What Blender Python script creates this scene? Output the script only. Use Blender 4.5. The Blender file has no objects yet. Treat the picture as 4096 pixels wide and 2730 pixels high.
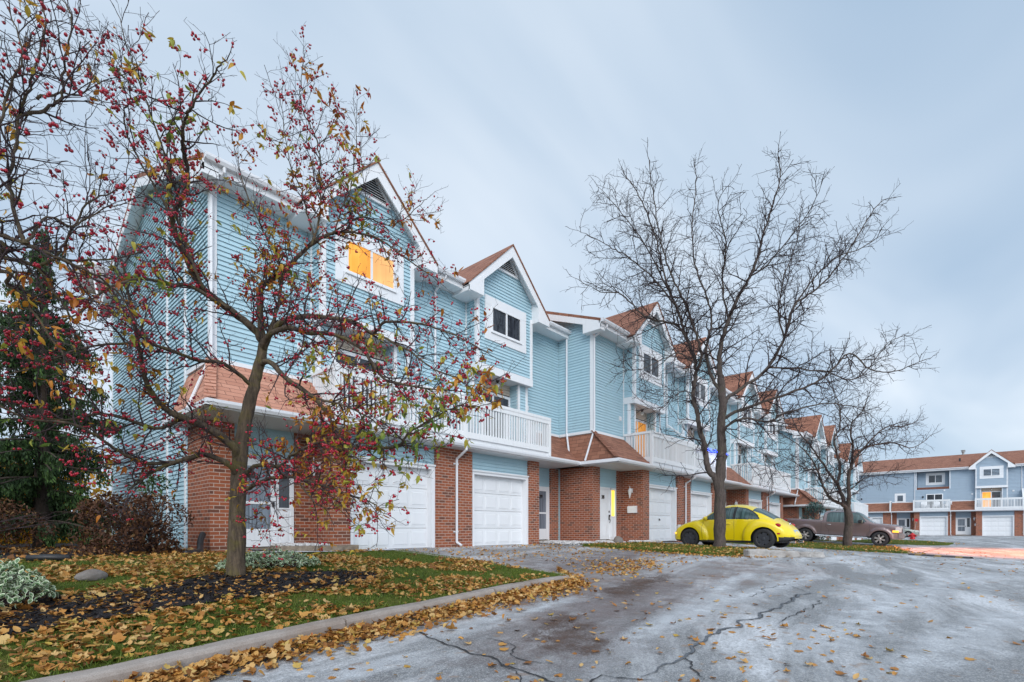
import bpy, bmesh, math, random
import numpy as np
from mathutils import Vector, Matrix, Euler, noise
random.seed(7); np.random.seed(7)
sc = bpy.context.scene
COL = sc.collection
R = math.radians

# ------------------------------------------------------------------ scene objects
def tag(o, label=None, cat=None, group=None, kind=None):
    if label: o['label'] = label
    if cat: o['category'] = cat
    if group: o['group'] = group
    if kind: o['kind'] = kind
    return o

def thing(name, label, cat, loc=(0, 0, 0), rz=0, group=None):
    o = bpy.data.objects.new(name, None); COL.objects.link(o)
    o.location = loc; o.rotation_euler = (0, 0, rz); o.empty_display_size = .2
    return tag(o, label, cat, group)

def link_mesh(name, me, parent=None):
    o = bpy.data.objects.new(name, me); COL.objects.link(o)
    if parent: o.parent = parent
    return o

class MB:
    def __init__(s, f=None, flip=False):
        s.v = []; s.f = []; s.m = []; s.fn = f; s.flip = flip; s.mi = 0; s.lc = (.102, .027)
    def V(s, p):
        s.v.append(tuple(s.fn(p)) if s.fn else tuple(p)); return len(s.v) - 1
    def F(s, idx):
        s.f.append(tuple(reversed(idx)) if s.flip else tuple(idx)); s.m.append(s.mi)
    def poly(s, pts):
        s.F([s.V(p) for p in pts])
    def box(s, x0, x1, y0, y1, z0, z1):
        if x0 > x1: x0, x1 = x1, x0
        if y0 > y1: y0, y1 = y1, y0
        i = [s.V(p) for p in ((x0,y0,z0),(x1,y0,z0),(x1,y1,z0),(x0,y1,z0),(x0,y0,z1),(x1,y0,z1),(x1,y1,z1),(x0,y1,z1))]
        for q in ((3,2,1,0),(4,5,6,7),(0,1,5,4),(1,2,6,5),(2,3,7,6),(3,0,4,7)): s.F([i[k] for k in q])
    def prism(s, pts, off):
        """closed polygon pts (3d) extruded by vector off"""
        n = len(pts)
        P = [Vector(p) for p in pts]
        nrm = Vector((0, 0, 0))
        for k in range(n):
            a, b = P[k], P[(k + 1) % n]; nrm += a.cross(b)
        off = Vector(off)
        if nrm.dot(off) > 0: P.reverse()
        a = [s.V(p) for p in P]; b = [s.V(p + off) for p in P]
        s.F(a); s.F(b[::-1])
        for k in range(n):
            s.F([a[(k + 1) % n], a[k], b[k], b[(k + 1) % n]])
    def bar(s, a, b, w, h, up=(0, 0, 1)):
        a = Vector(a); b = Vector(b); d = (b - a).normalized(); up = Vector(up)
        sd = d.cross(up)
        if sd.length < 1e-4: sd = d.cross(Vector((0, 1, 0)))
        sd.normalize(); u2 = sd.cross(d).normalized()
        q = [a + sd * (sx * w / 2) + u2 * (sz * h / 2) for sx, sz in ((-1,-1),(1,-1),(1,1),(-1,1))]
        s.prism(q, b - a)
    def tube(s, pts, rad, n=6, caps=True):
        P = [Vector(p) for p in pts]
        if not hasattr(rad, '__len__'): rad = [rad] * len(P)
        ref = None; rings = []
        for k, p in enumerate(P):
            d = (P[min(k + 1, len(P) - 1)] - P[max(k - 1, 0)])
            if d.length < 1e-9: d = Vector((0, 0, 1))
            d.normalize()
            if ref is None:
                ref = Vector((0, 0, 1)) if abs(d.z) < .9 else Vector((1, 0, 0))
            a = ref - d * ref.dot(d)
            if a.length < 1e-4: a = d.orthogonal()
            a.normalize(); ref = a; b = d.cross(a)
            rings.append([s.V(p + (a * math.cos(2*math.pi*j/n) + b * math.sin(2*math.pi*j/n)) * rad[k]) for j in range(n)])
        for r0, r1 in zip(rings, rings[1:]):
            for j in range(n): s.F([r0[j], r0[(j+1) % n], r1[(j+1) % n], r1[j]])
        if caps:
            s.F(rings[0][::-1]); s.F(rings[-1])
    def lathe(s, prof, cen, axis='z', n=24, close=False, caps=True):
        cen = Vector(cen); rings = []
        for r, h in prof:
            ring = []
            for j in range(n):
                c, q = math.cos(2*math.pi*j/n) * r, math.sin(2*math.pi*j/n) * r
                if axis == 'z': p = Vector((c, q, h))
                elif axis == 'y': p = Vector((q, h, c))
                else: p = Vector((h, c, q))
                ring.append(s.V(cen + p))
            rings.append(ring)
        if close: rings.append(rings[0])
        for a, b in zip(rings, rings[1:]):
            for j in range(n): s.F([a[j], a[(j+1) % n], b[(j+1) % n], b[j]])
        if caps and not close:
            if prof[0][0] > 1e-6: s.F(rings[0][::-1])
            if prof[-1][0] > 1e-6: s.F(rings[-1])
    def ball(s, c, r, n=8, m=5, sx=1, sy=1, sz=1):
        c = Vector(c); top = s.V(c + Vector((0, 0, r * sz))); bot = s.V(c - Vector((0, 0, r * sz))); rg = []
        for i in range(1, m):
            a = math.pi * i / m
            rg.append([s.V(c + Vector((math.sin(a)*math.cos(2*math.pi*j/n)*r*sx, math.sin(a)*math.sin(2*math.pi*j/n)*r*sy, math.cos(a)*r*sz))) for j in range(n)])
        for j in range(n):
            s.F([top, rg[0][j], rg[0][(j+1) % n]]); s.F([bot, rg[-1][(j+1) % n], rg[-1][j]])
        for a, b in zip(rg, rg[1:]):
            for j in range(n): s.F([a[j], b[j], b[(j+1) % n], a[(j+1) % n]])
    def lap(s, o, ud, nd, poly, phase=0.0):
        """lap siding on a convex polygon [(u,z)], o = 3d origin of u=0,z=0, ud along, nd outward"""
        o = Vector(o); ud = Vector(ud); nd = Vector(nd); course, lip = s.lc
        zmin = min(p[1] for p in poly); zmax = max(p[1] for p in poly)
        k = math.floor((zmin - phase) / course)
        flipw = ud.cross(Vector((0, 0, 1))).dot(nd) < 0
        while phase + k * course < zmax - 1e-6:
            z0 = phase + k * course; z1 = z0 + course; k += 1
            q = clip(clip(poly, z0, 1), z1, -1)
            if len(q) < 3: continue
            P = [o + ud * u + Vector((0, 0, z)) + nd * (lip * (1 - (z - z0) / course)) for u, z in q]
            if flipw: P = P[::-1]
            s.poly(P)
            b = [u for u, z in q if abs(z - z0) < 1e-5]
            if len(b) >= 2:
                u0, u1 = min(b), max(b)
                Q = [o + ud*u0 + Vector((0,0,z0)), o + ud*u1 + Vector((0,0,z0)), o + ud*u1 + Vector((0,0,z0)) + nd*lip, o + ud*u0 + Vector((0,0,z0)) + nd*lip]
                if flipw: Q = Q[::-1]
                s.poly(Q[::-1])
    def build(s, name, mats, parent=None, smooth=False):
        me = bpy.data.meshes.new(name)
        me.from_pydata(s.v, [], s.f)
        if not isinstance(mats, (list, tuple)): mats = [mats]
        for m in mats: me.materials.append(m)
        if len(mats) > 1: me.polygons.foreach_set('material_index', s.m)
        if smooth: me.polygons.foreach_set('use_smooth', [True] * len(s.f))
        me.update()
        return link_mesh(name, me, parent)

def clip(poly, z, sgn):
    out = []
    n = len(poly)
    for i in range(n):
        a, b = poly[i], poly[(i + 1) % n]
        ia, ib = (a[1] - z) * sgn >= -1e-9, (b[1] - z) * sgn >= -1e-9
        if ia: out.append(a)
        if ia != ib:
            t = (z - a[1]) / (b[1] - a[1]); out.append((a[0] + (b[0] - a[0]) * t, z))
    return out

# ------------------------------------------------------------------ camera model (photo pixel -> point)
CAMZ = .53; YAW = R(42.1); FPX = 2032.0
FW = Vector((math.cos(YAW), math.sin(YAW), 0)); RT = Vector((math.sin(YAW), -math.cos(YAW), 0))
def at(px, py, d):
    return FW * d + RT * ((px - 2048) / FPX * d) + Vector((0, 0, CAMZ + (2115 - py) / FPX * d))

# ------------------------------------------------------------------ materials
class NT:
    def __init__(s, name):
        s.mat = bpy.data.materials.new(name); s.mat.use_nodes = True
        s.t = s.mat.node_tree; s.t.nodes.clear()
        s.out = s.n('ShaderNodeOutputMaterial'); s.b = s.n('ShaderNodeBsdfPrincipled')
        s.l(s.b.outputs[0], s.out.inputs[0])
    def n(s, ty, **kw):
        k = s.t.nodes.new(ty)
        for a, b in kw.items(): setattr(k, a, b)
        return k
    def l(s, a, b): s.t.links.new(a, b)
    def set(s, k, v): s.b.inputs[k].default_value = v
    def noise(s, vec, scale, detail=4, rough=.55, dist=0):
        k = s.n('ShaderNodeTexNoise'); k.inputs['Scale'].default_value = scale; k.inputs['Detail'].default_value = detail
        k.inputs['Roughness'].default_value = rough; k.inputs['Distortion'].default_value = dist
        if vec is not None: s.l(vec, k.inputs['Vector'])
        return k.outputs['Fac']
    def ramp(s, fac, stops, interp='LINEAR'):
        k = s.n('ShaderNodeValToRGB'); k.color_ramp.interpolation = interp
        e = k.color_ramp.elements
        while len(e) < len(stops): e.new(.5)
        for q, (p, c) in zip(e, stops):
            q.position = p; q.color = (*c, 1) if len(c) == 3 else c
        s.l(fac, k.inputs[0]); return k.outputs[0]
    def mix(s, fac, a, b, mode='MIX'):
        k = s.n('ShaderNodeMix', data_type='RGBA', blend_type=mode)
        for sock, v in ((k.inputs[0], fac), (k.inputs[6], a), (k.inputs[7], b)):
            if hasattr(v, 'links'): s.l(v, sock)
            elif isinstance(v, tuple): sock.default_value = (*v, 1) if len(v) == 3 else v
            else: sock.default_value = v
        return k.outputs[2]
    def math(s, op, a, b=0, clampit=False):
        k = s.n('ShaderNodeMath', operation=op); k.use_clamp = clampit
        for sock, v in ((k.inputs[0], a), (k.inputs[1], b)):
            if hasattr(v, 'links'): s.l(v, sock)
            else: sock.default_value = v
        return k.outputs[0]
    def bump(s, h, strength=.3, dist=.02):
        k = s.n('ShaderNodeBump'); k.inputs['Strength'].default_value = strength; k.inputs['Distance'].default_value = dist
        s.l(h, k.inputs['Height']); s.l(k.outputs[0], s.b.inputs['Normal'])
    def pos(s): return s.n('ShaderNodeNewGeometry').outputs['Position']
    def scaled(s, vec, sx, sy, sz):
        k = s.n('ShaderNodeMapping'); k.inputs['Scale'].default_value = (sx, sy, sz); s.l(vec, k.inputs[0]); return k.outputs[0]
    def wallco(s, slope=False):
        """(horizontal run, height) coordinates on any wall or roof slope"""
        g = s.n('ShaderNodeNewGeometry'); sp = s.n('ShaderNodeSeparateXYZ'); s.l(g.outputs['Position'], sp.inputs[0])
        sn = s.n('ShaderNodeSeparateXYZ'); s.l(g.outputs['True Normal'], sn.inputs[0])
        side = s.math('GREATER_THAN', s.math('ABSOLUTE', sn.outputs[0]), s.math('ABSOLUTE', sn.outputs[1]))
        k = s.n('ShaderNodeMix', data_type='FLOAT'); s.l(side, k.inputs[0]); s.l(sp.outputs[0], k.inputs[2]); s.l(sp.outputs[1], k.inputs[3])
        z = sp.outputs[2]
        if slope:
            nz2 = s.math('MULTIPLY', sn.outputs[2], sn.outputs[2])
            z = s.math('DIVIDE', z, s.math('MAXIMUM', s.math('SQRT', s.math('SUBTRACT', 1.0, nz2)), .08))
        c = s.n('ShaderNodeCombineXYZ'); s.l(k.outputs[0], c.inputs[0]); s.l(z, c.inputs[1])
        return c.outputs[0]

def mat_plain(name, col, rough=.6, var=.08, scale=6, metal=0, spec=None, coat=0, bump=0):
    m = NT(name); p = m.pos(); f = m.noise(p, scale)
    lo = tuple(max(0, c * (1 - var)) for c in col); hi = tuple(min(1, c * (1 + var)) for c in col)
    m.l(m.ramp(f, [(.3, lo), (.7, hi)]), m.b.inputs['Base Color'])
    m.set('Roughness', rough); m.set('Metallic', metal)
    if coat: m.set('Coat Weight', coat); m.set('Coat Roughness', .05)
    if bump: m.bump(m.noise(p, scale * 8), bump, .01)
    return m.mat

def mat_brick():
    m = NT('brick'); co = m.wallco()
    b = m.n('ShaderNodeTexBrick'); m.l(co, b.inputs['Vector'])
    b.offset = .5
    for k, v in (('Scale', 1), ('Mortar Size', .0085), ('Mortar Smooth', .15), ('Bias', 0), ('Brick Width', .225), ('Row Height', .078)):
        b.inputs[k].default_value = v
    b.inputs['Color1'].default_value = (0, 0, 0, 1); b.inputs['Color2'].default_value = (1, 1, 1, 1); b.inputs['Mortar'].default_value = (.5, .5, .5, 1)
    c = m.ramp(b.outputs['Color'], [(.0, (.045, .026, .024)), (.13, (.08, .036, .028)), (.20, (.18, .052, .027)), (.45, (.30, .075, .029)), (.7, (.36, .095, .034)), (1, (.25, .062, .027))])
    n = m.noise(co, 28, 5, .7)
    c = m.mix(m.math('MULTIPLY', n, .55), c, (.19, .060, .035))
    big = m.noise(co, 1.3, 3)
    c = m.mix(m.math('MULTIPLY', big, .35), c, (.42, .13, .055))
    c = m.mix(b.outputs['Fac'], c, m.ramp(m.noise(co, 40), [(.3, (.40, .27, .21)), (.7, (.54, .40, .33))]))
    m.l(c, m.b.inputs['Base Color']); m.set('Roughness', .85)
    h = m.math('ADD', m.math('MULTIPLY', m.math('SUBTRACT', 1.0, b.outputs['Fac']), 1.0), m.math('MULTIPLY', n, .35))
    m.bump(h, .6, .012)
    return m.mat

def mat_shingle(name, c1, c2, c3):
    m = NT(name); co = m.wallco(True)
    b = m.n('ShaderNodeTexBrick'); m.l(co, b.inputs['Vector']); b.offset = .37; b.offset_frequency = 2
    for k, v in (('Scale', 1), ('Mortar Size', .006), ('Mortar Smooth', .2), ('Bias', 0), ('Brick Width', .34), ('Row Height', .145)):
        b.inputs[k].default_value = v
    b.inputs['Color1'].default_value = (0, 0, 0, 1); b.inputs['Color2'].default_value = (1, 1, 1, 1); b.inputs['Mortar'].default_value = (.5, .5, .5, 1)
    c = m.ramp(b.outputs['Color'], [(0, c1), (.5, c2), (1, c3)])
    c = m.mix(m.math('MULTIPLY', m.noise(co, 60, 3, .8), .5), c, c1)
    c = m.mix(m.math('MULTIPLY', m.noise(m.scaled(co, 1, .25, 1), 1.2, 4), .4), c, c3)
    c = m.mix(m.math('MULTIPLY', b.outputs['Fac'], .8), c, tuple(x * .3 for x in c1))
    m.l(c, m.b.inputs['Base Color']); m.set('Roughness', .95)
    sp = m.n('ShaderNodeSeparateXYZ'); m.l(co, sp.inputs[0])
    fr = m.math('FRACT', m.math('DIVIDE', sp.outputs[1], .145))
    m.bump(m.math('ADD', m.math('MULTIPLY', fr, -.6), m.math('MULTIPLY', b.outputs['Fac'], -.6)), .7, .02)
    return m.mat

def mat_siding(name, col):
    m = NT(name); co = m.wallco(); p = m.pos()
    f = m.noise(m.scaled(co, .35, 9.8, 1), 1.0, 3)
    c = m.ramp(f, [(.3, tuple(x * .93 for x in col)), (.7, tuple(min(1, x * 1.05) for x in col))])
    st = m.noise(m.scaled(co, 2.2, .35, 1), 1.6, 5, .65)
    c = m.mix(m.math('MULTIPLY', m.ramp(st, [(.5, (0, 0, 0)), (.8, (1, 1, 1))]), .22), c, tuple(x * .62 for x in col))
    m.l(c, m.b.inputs['Base Color']); m.set('Roughness', .5)
    m.bump(m.noise(m.scaled(co, 1.5, 30, 1), 8, 2), .08, .01)
    return m.mat

def mat_white(name, col=(.78, .79, .80), stain=.3):
    m = NT(name); co = m.wallco(); p = m.pos()
    st = m.noise(m.scaled(co, 9, .6, 1), 1.5, 5, .6)
    c = m.mix(m.math('MULTIPLY', m.ramp(st, [(.52, (0, 0, 0)), (.78, (1, 1, 1))]), stain), col, tuple(x * .55 for x in col))
    c = m.mix(m.math('MULTIPLY', m.noise(p, 2.5), .12), c, (.62, .64, .66))
    m.l(c, m.b.inputs['Base Color']); m.set('Roughness', .45)
    return m.mat

def mat_glass(name, col=(.03, .035, .045), curtain=None):
    m = NT(name); co = m.wallco()
    w = m.noise(m.scaled(co, 22, .6, 1), 1.0, 2)
    c = m.ramp(w, [(.35, tuple(x * .6 for x in col)), (.7, tuple(x * 1.5 for x in col))])
    m.l(c, m.b.inputs['Base Color']); m.set('Roughness', .04); m.set('IOR', 1.5); m.set('Specular IOR Level', .65)
    m.bump(m.noise(co, 1.2, 1), .03, .05)
    return m.mat

def mat_lit(name, c1, c2, strength):
    m = NT(name); co = m.wallco()
    f = m.math('ADD', m.math('MULTIPLY', m.noise(m.scaled(co, .9, .7, 1), 1.3, 2), .75), m.math('MULTIPLY', m.noise(m.scaled(co, 14, .25, 1), 1.0, 2), .25))
    m.l(m.ramp(f, [(.34, tuple(x * .78 for x in c1)), (.5, c1), (.64, c2)]), m.b.inputs['Emission Color']); m.set('Emission Strength', strength)
    m.set('Base Color', (.05, .04, .03, 1)); m.set('Roughness', .08)
    return m.mat

def mat_emit(name, col, s):
    m = NT(name); m.set('Emission Color', (*col, 1)); m.set('Emission Strength', s); m.set('Base Color', (*[c * .5 for c in col], 1)); return m.mat

def mat_tint(name, stops, rough=.6, trans=0.0, spec=.3):
    """leaf material; colour by the per-vertex 'tint' value of each leaf"""
    m = NT(name); a = m.n('ShaderNodeAttribute', attribute_name='tint')
    c = m.ramp(a.outputs['Fac'], stops)
    c = m.mix(m.math('MULTIPLY', m.noise(m.pos(), 60, 3), .35), c, m.mix(.5, c, (.05, .03, .015)))
    m.l(c, m.b.inputs['Base Color']); m.set('Roughness', rough); m.set('Specular IOR Level', spec)
    if trans:
        tr = m.n('ShaderNodeBsdfTranslucent'); m.l(c, tr.inputs[0]); mx = m.n('ShaderNodeMixShader'); mx.inputs[0].default_value = trans
        m.l(m.b.outputs[0], mx.inputs[1]); m.l(tr.outputs[0], mx.inputs[2]); m.l(mx.outputs[0], m.out.inputs[0])
    return m.mat

def mat_bark(name, c1, c2, moss=None, scale=14):
    m = NT(name); p = m.pos()
    f = m.noise(m.scaled(p, 1, 1, .22), scale * 1.6, 6, .7, .6)
    c = m.ramp(f, [(.32, c1), (.68, c2)])
    if moss:
        c = m.mix(m.ramp(m.noise(p, 5, 4), [(.52, (0, 0, 0)), (.72, (.75, .75, .75))]), c, moss)
    m.l(c, m.b.inputs['Base Color']); m.set('Roughness', .9); m.bump(f, .9, .03)
    return m.mat

BLUE = (.42, .60, .675)
M = {}
M['brick'] = mat_brick()
M['shingle'] = mat_shingle('roof shingle', (.18, .072, .045), (.29, .125, .078), (.36, .165, .105))
M['shingle_pale'] = mat_shingle('faded shingle', (.40, .17, .11), (.52, .24, .16), (.60, .30, .21))
M['siding'] = mat_siding('blue siding', BLUE)
M['siding_grey'] = mat_siding('weathered siding', (.35, .44, .53))
M['white'] = mat_white('white trim', (.80, .81, .83), .18)
M['paint'] = mat_white('peeling white paint', (.80, .81, .82), .3)
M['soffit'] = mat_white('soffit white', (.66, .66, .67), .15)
M['garage'] = mat_white('garage white', (.80, .81, .83), .05)
M['cream'] = mat_white('cream panel', (.62, .52, .42), .3)
M['glass'] = mat_glass('window glass')
M['glass_door'] = mat_glass('storm glass', (.16, .19, .23))
M['lit_orange'] = mat_lit('lit room orange', (1, .38, .02), (1, .50, .06), .95)
M['lit_peach'] = mat_lit('lit room peach', (1, .50, .16), (1, .66, .36), .95)
M['lit_amber'] = mat_lit('lit room amber', (.55, .20, .01), (.8, .36, .05), .8)
M['lit_yellow'] = mat_lit('lit hallway yellow', (1, .66, .07), (1, .8, .2), 1.4)
M['dark'] = mat_plain('dark gap', (.02, .02, .022), .8)
M['black'] = mat_plain('black plastic', (.022, .022, .024), .45)
M['metalw'] = mat_white('white gutter metal', (.74, .75, .78), .2)
M['wood'] = mat_plain('weathered timber', (.25, .20, .15), .9, .35, 9, bump=.4)
M['lampglass'] = mat_plain('frosted lamp glass', (.72, .72, .70), .3)
M['bronze'] = mat_plain('dark bronze', (.05, .035, .025), .4, metal=.6)
M['brown'] = mat_plain('brown parapet', (.18, .07, .045), .9, .2)
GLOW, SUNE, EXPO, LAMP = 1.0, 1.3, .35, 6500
# ------------------------------------------------------------------ townhouses
W = 6.03
def text_obj(name, body, size, loc, rot, mat, parent, ext=.004):
    cu = bpy.data.curves.new(name, 'FONT'); cu.body = body; cu.size = size; cu.extrude = ext; cu.align_x = 'CENTER'; cu.align_y = 'CENTER'
    cu.materials.append(mat)
    o0 = bpy.data.objects.new(name, cu); COL.objects.link(o0); bpy.context.view_layer.update()
    me = bpy.data.meshes.new_from_object(o0.evaluated_get(bpy.context.evaluated_depsgraph_get())); bpy.data.objects.remove(o0); me.name = name
    if not me.materials: me.materials.append(mat)
    o = bpy.data.objects.new(name, me); COL.objects.link(o); o.location = loc; o.rotation_euler = rot; o.parent = parent
    return o

def downspout(nb, pts, w=.065):
    for a, b in zip(pts, pts[1:]): 
        a = Vector(a); b = Vector(b); d = (b - a).normalized()
        nb.tube([a - d * .01, b + d * .01], w / 2 * 1.1, 8)

def house(X, Y, Z, rz=0, mir=False, label='', end=False, **o):
    group = o.get('group')
    root = thing('townhouse', label, 'townhouse', (X, Y, Z), rz, group)
    Wd = o.get('W', W); flat = o.get('flat', False); sid = M[o.get('siding', 'siding')]
    f = (lambda p: (Wd - p[0], p[1], p[2])) if mir else None
    def N():
        q = MB(f, mir)
        if sid is M['siding_grey']: q.lc = (.15, .05)
        return q
    ml = lambda u: (Wd - u) if mir else u
    XU = (1, 0, 0); FR = (0, -1, 0); UL = (-1, 0, 0); UR = (1, 0, 0); BK = (0, 1, 0)
    # ---- ground floor brick
    b = N()
    bd = 1.46 if end else .3
    b.box(-.03 if end else 0, .45, -.02, bd, -.3, 2.8)
    b.build('brick_wall', M['brick'], root); b = N()
    b.box(1.79, 2.2, .12, .4, -.3, 2.8)
    b.box(2.2, 2.73, -.84, .4, -.3, 2.8)
    b.build('brick_wall', M['brick'], root); b = N()
    b.box(5.34, Wd, -.84, .3, -.3, 2.8)
    b.build('brick_pier', M['brick'], root)
    # ---- porch soffit, deck underside
    e0 = -.40 if end else 0
    s = N(); s.box(e0, Wd, -1.28, .12, 2.8, 2.86)
    if end: s.box(e0, 0, .12, 1.5, 2.8, 2.86)
    s.build('soffit', M['soffit'], root)
    # ---- header panels in siding
    h = N(); h.lap((0, .10, 0), XU, FR, [(.45, 2.1), (1.79, 2.1), (1.79, 2.8), (.45, 2.8)]); h.build('header_panel', sid, root); h = N()
    h.lap((0, -.74, 0), XU, FR, [(2.73, 2.27), (5.34, 2.27), (5.34, 2.8), (2.73, 2.8)])
    h.build('header_panel', sid, root)
    # ---- garage
    gf = N()
    gf.box(2.73, 2.83, -.80, -.55, 0, 2.27); gf.box(5.22, 5.34, -.80, -.55, 0, 2.27); gf.box(2.83, 5.22, -.80, -.55, 2.16, 2.27)
    gf.box(2.72, 5.35, -.835, -.80, 2.24, 2.29)
    gf.build('garage_frame', M['white'], root)
    g = N(); u0, u1, hh, yd = 2.83, 5.22, 2.16, -.60
    cw = (u1 - u0) / 4; ch = hh / 4
    for i in range(4):
        g.box(u0, u1, yd, yd + .05, i * ch + .006, (i + 1) * ch - .004)
        for j in range(4):
            a, c = u0 + j * cw + .055, u0 + (j + 1) * cw - .055; z0, z1 = i * ch + .085, (i + 1) * ch - .085
            y0, y1 = yd - .001, yd - .014
            k = .03
            # raised bevelled panel
            o4 = [(a, y0, z0), (c, y0, z0), (c, y0, z1), (a, y0, z1)]; i4 = [(a+k, y1, z0+k), (c-k, y1, z0+k), (c-k, y1, z1-k), (a+k, y1, z1-k)]
            g.poly(i4)
            for q in range(4): g.poly([o4[q], o4[(q+1) % 4], i4[(q+1) % 4], i4[q]])
            # groove frame round the panel
            r = .018
            for (bx0, bx1, bz0, bz1) in ((a-r, c+r, z0-r, z0), (a-r, c+r, z1, z1+r), (a-r, a, z0, z1), (c, c+r, z0, z1)):
                g.box(bx0, bx1, yd - .007, yd - .0005, bz0, bz1)
    gd = g.build('garage_door', M['garage'], root)
    if o.get('gar_handle'):
        k = N(); k.box(4.02, 4.05, yd - .05, yd - .014, .86, .94); k.bar((4.03, yd - .04, .9), (4.12, yd - .04, .88), .02, .02); k.build('handle', M['bronze'], gd)
    # ---- entry door
    d = N(); yd = .08
    d.box(.45, .53, yd, yd + .1, .1, 2.1); d.box(1.35, 1.41, yd, yd + .1, .1, 2.1); d.box(1.72, 1.79, yd, yd + .1, .1, 2.1); d.box(.53, 1.72, yd, yd + .1, 2.03, 2.1)
    d.box(1.41, 1.72, yd + .02, yd + .08, .1, .98); d.box(1.47, 1.66, yd + .005, yd + .02, .2, .88)
    df = d.build('door_frame', M['white'], root)
    s = N(); s.box(1.43, 1.70, yd + .03, yd + .05, 1.0, 2.01); s.build('sidelight', M[o.get('sidelight', 'glass')], df)
    s = N(); s.box(1.41, 1.72, yd + .0, yd + .03, .975, 1.01); s.box(1.41, 1.44, yd + .005, yd + .03, 1.0, 2.03); s.box(1.69, 1.72, yd + .005, yd + .03, 1.0, 2.03)
    s.build('sidelight_trim', M['white'], df)
    dr = N()
    if o.get('storm', True):
        for q in ((.53, .63, .12, 2.03), (1.26, 1.35, .12, 2.03), (.63, 1.26, 1.93, 2.03), (.63, 1.26, 1.08, 1.14), (.63, 1.26, .12, .52)):
            dr.box(q[0], q[1], yd + .01, yd + .05, q[2], q[3])
        dp = dr.build('storm_door', M['white'], root)
        s = N(); s.box(.63, 1.26, yd + .03, yd + .04, .52, 1.08); s.box(.63, 1.26, yd + .03, yd + .04, 1.14, 1.93); s.build('pane', M['glass_door'], dp)
        s = N(); s.box(1.29, 1.33, yd - .03, yd + .01, 1.02, 1.14); s.build('handle', M['black'], dp)
    else:
        dr.box(.53, 1.35, yd + .03, yd + .07, .12, 2.03)
        for (a, c) in ((.62, .89), (.99, 1.26)):
            for (z0, z1) in ((.25, .85), (1.0, 1.55), (1.68, 1.92)):
                dr.box(a, c, yd + .022, yd + .0295, z0, z0 + .02); dr.box(a, c, yd + .022, yd + .0295, z1 - .02, z1)
                dr.box(a, a + .02, yd + .022, yd + .0295, z0 + .02, z1 - .02); dr.box(c - .02, c, yd + .022, yd + .0295, z0 + .02, z1 - .02)
                dr.box(a + .05, c - .05, yd + .024, yd + .0295, z0 + .05, z1 - .05)
        dp = dr.build('entry_door', M['white'], root)
        s = N(); s.ball((1.28, yd - .01, 1.02), .035, 10, 6); s.box(1.26, 1.30, yd + .0, yd + .03, .86, 1.06); s.box(1.262, 1.298, yd + .0, yd + .03, 1.14, 1.21); s.tube([(1.28, yd + .0, .9), (1.28, yd - .04, .86), (1.28, yd - .03, .78), (1.28, yd, .75)], .012, 6)
        s.build('handle', M['bronze'], dp)
    if o.get('number'):
        text_obj('house_number', o['number'], .19, (ml(.83 if not mir else .95), yd + .005, 1.72), (R(90), 0, 0), M['bronze'], dp, .008)
    s = N(); s.box(.40, 1.86, -.06, .16, .03, .10); s.box(.46, 1.80, -.02, .2, -.3, .03); s.build('threshold', M['wood'], root)
    # ---- upper wall
    w = N()
    zt = 7.80
    if not flat:
        w.lap((0, 0, 0), XU, FR, [(0, 4.02), (2.19, 4.02), (2.19, zt), (0, zt)])
        w.build('siding_wall', sid, root); w = N()
        w.lap((0, 0, 0), XU, FR, [(4.82, 3.08), (Wd, 3.08), (Wd, zt), (4.82, zt)])
        w.build('siding_wall', sid, root); w = N()
        for (a, c) in ((2.19, 2.65), (4.36, 4.82)):
            w.lap((0, -.26, 0), XU, FR, [(a, 3.08), (c, 3.08), (c, 5.48), (a, 5.48)])
            if a < 3:
                w.lap((2.19, 0, 0), BK, UL, [(-.26, 3.08), (0, 3.08), (0, 5.48), (-.26, 5.48)]); w.lap((2.65, 0, 0), BK, UR, [(-.26, 3.08), (.12, 3.08), (.12, 5.48), (-.26, 5.48)]); w.build('siding_wall', sid, root); w = N()
        w.lap((4.82, 0, 0), BK, UR, [(-.26, 3.08), (0, 3.08), (0, 5.48), (-.26, 5.48)])
        w.lap((4.36, 0, 0), BK, UL, [(-.26, 3.08), (.12, 3.08), (.12, 5.48), (-.26, 5.48)])
    else:
        r0, r1, q0, q1 = o['recess']
        for (a, c, z0, z1) in ((0, o['mans'], 4.0, q0), (o['mans'], Wd, 3.08, q0), (0, r0, q0, zt), (r1, Wd, q0, zt)):
            if c - a > .01: w.lap((0, 0, 0), XU, FR, [(a, z0), (c, z0), (c, z1), (a, z1)])
        if r1 > r0:
            w.lap((0, .75, 0), XU, FR, [(r0, q0), (r1, q0), (r1, zt), (r0, zt)])
            w.lap((r0, 0, 0), BK, UR, [(0, q0), (.75, q0), (.75, zt), (0, zt)]); w.lap((r1, 0, 0), BK, UL, [(0, q0), (.75, q0), (.75, zt), (0, zt)])
            w.box(r0, r1, 0, .75, q0 - .1, q0)
    if end:
        w.build('siding_wall', sid, root); w = N()
        w.lap((0, 0, 0), BK, UL, [(0, 2.8), (0, 7.9), (4.75, 9.72), (9.5, 7.9), (9.5, 2.8)])
        w.lap((0, 0, 0), BK, UL, [(1.46, -.3), (9.5, -.3), (9.5, 2.8), (1.46, 2.8)])
    w.build('siding_wall', sid, root)
    core = N()      # sheathing behind the siding so that nothing can be seen through
    if flat:
        core.box(.02, Wd - .02, .78, 9.4, 2.86, 7.75)
    else:
        core.box(.02, Wd - .02, .14, 9.4, 2.86, 7.75)
    core.box(.46, Wd - .02, .45, 9.4, -.3, 2.8)
    core.build('inner_wall', M['dark'], root)
    # ---- corner boards
    t = N()
    def cb(u, y, z0, z1, wd=.09, dp=.035): t.box(u - wd / 2, u + wd / 2, y - dp, y + .005, z0, z1)
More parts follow.
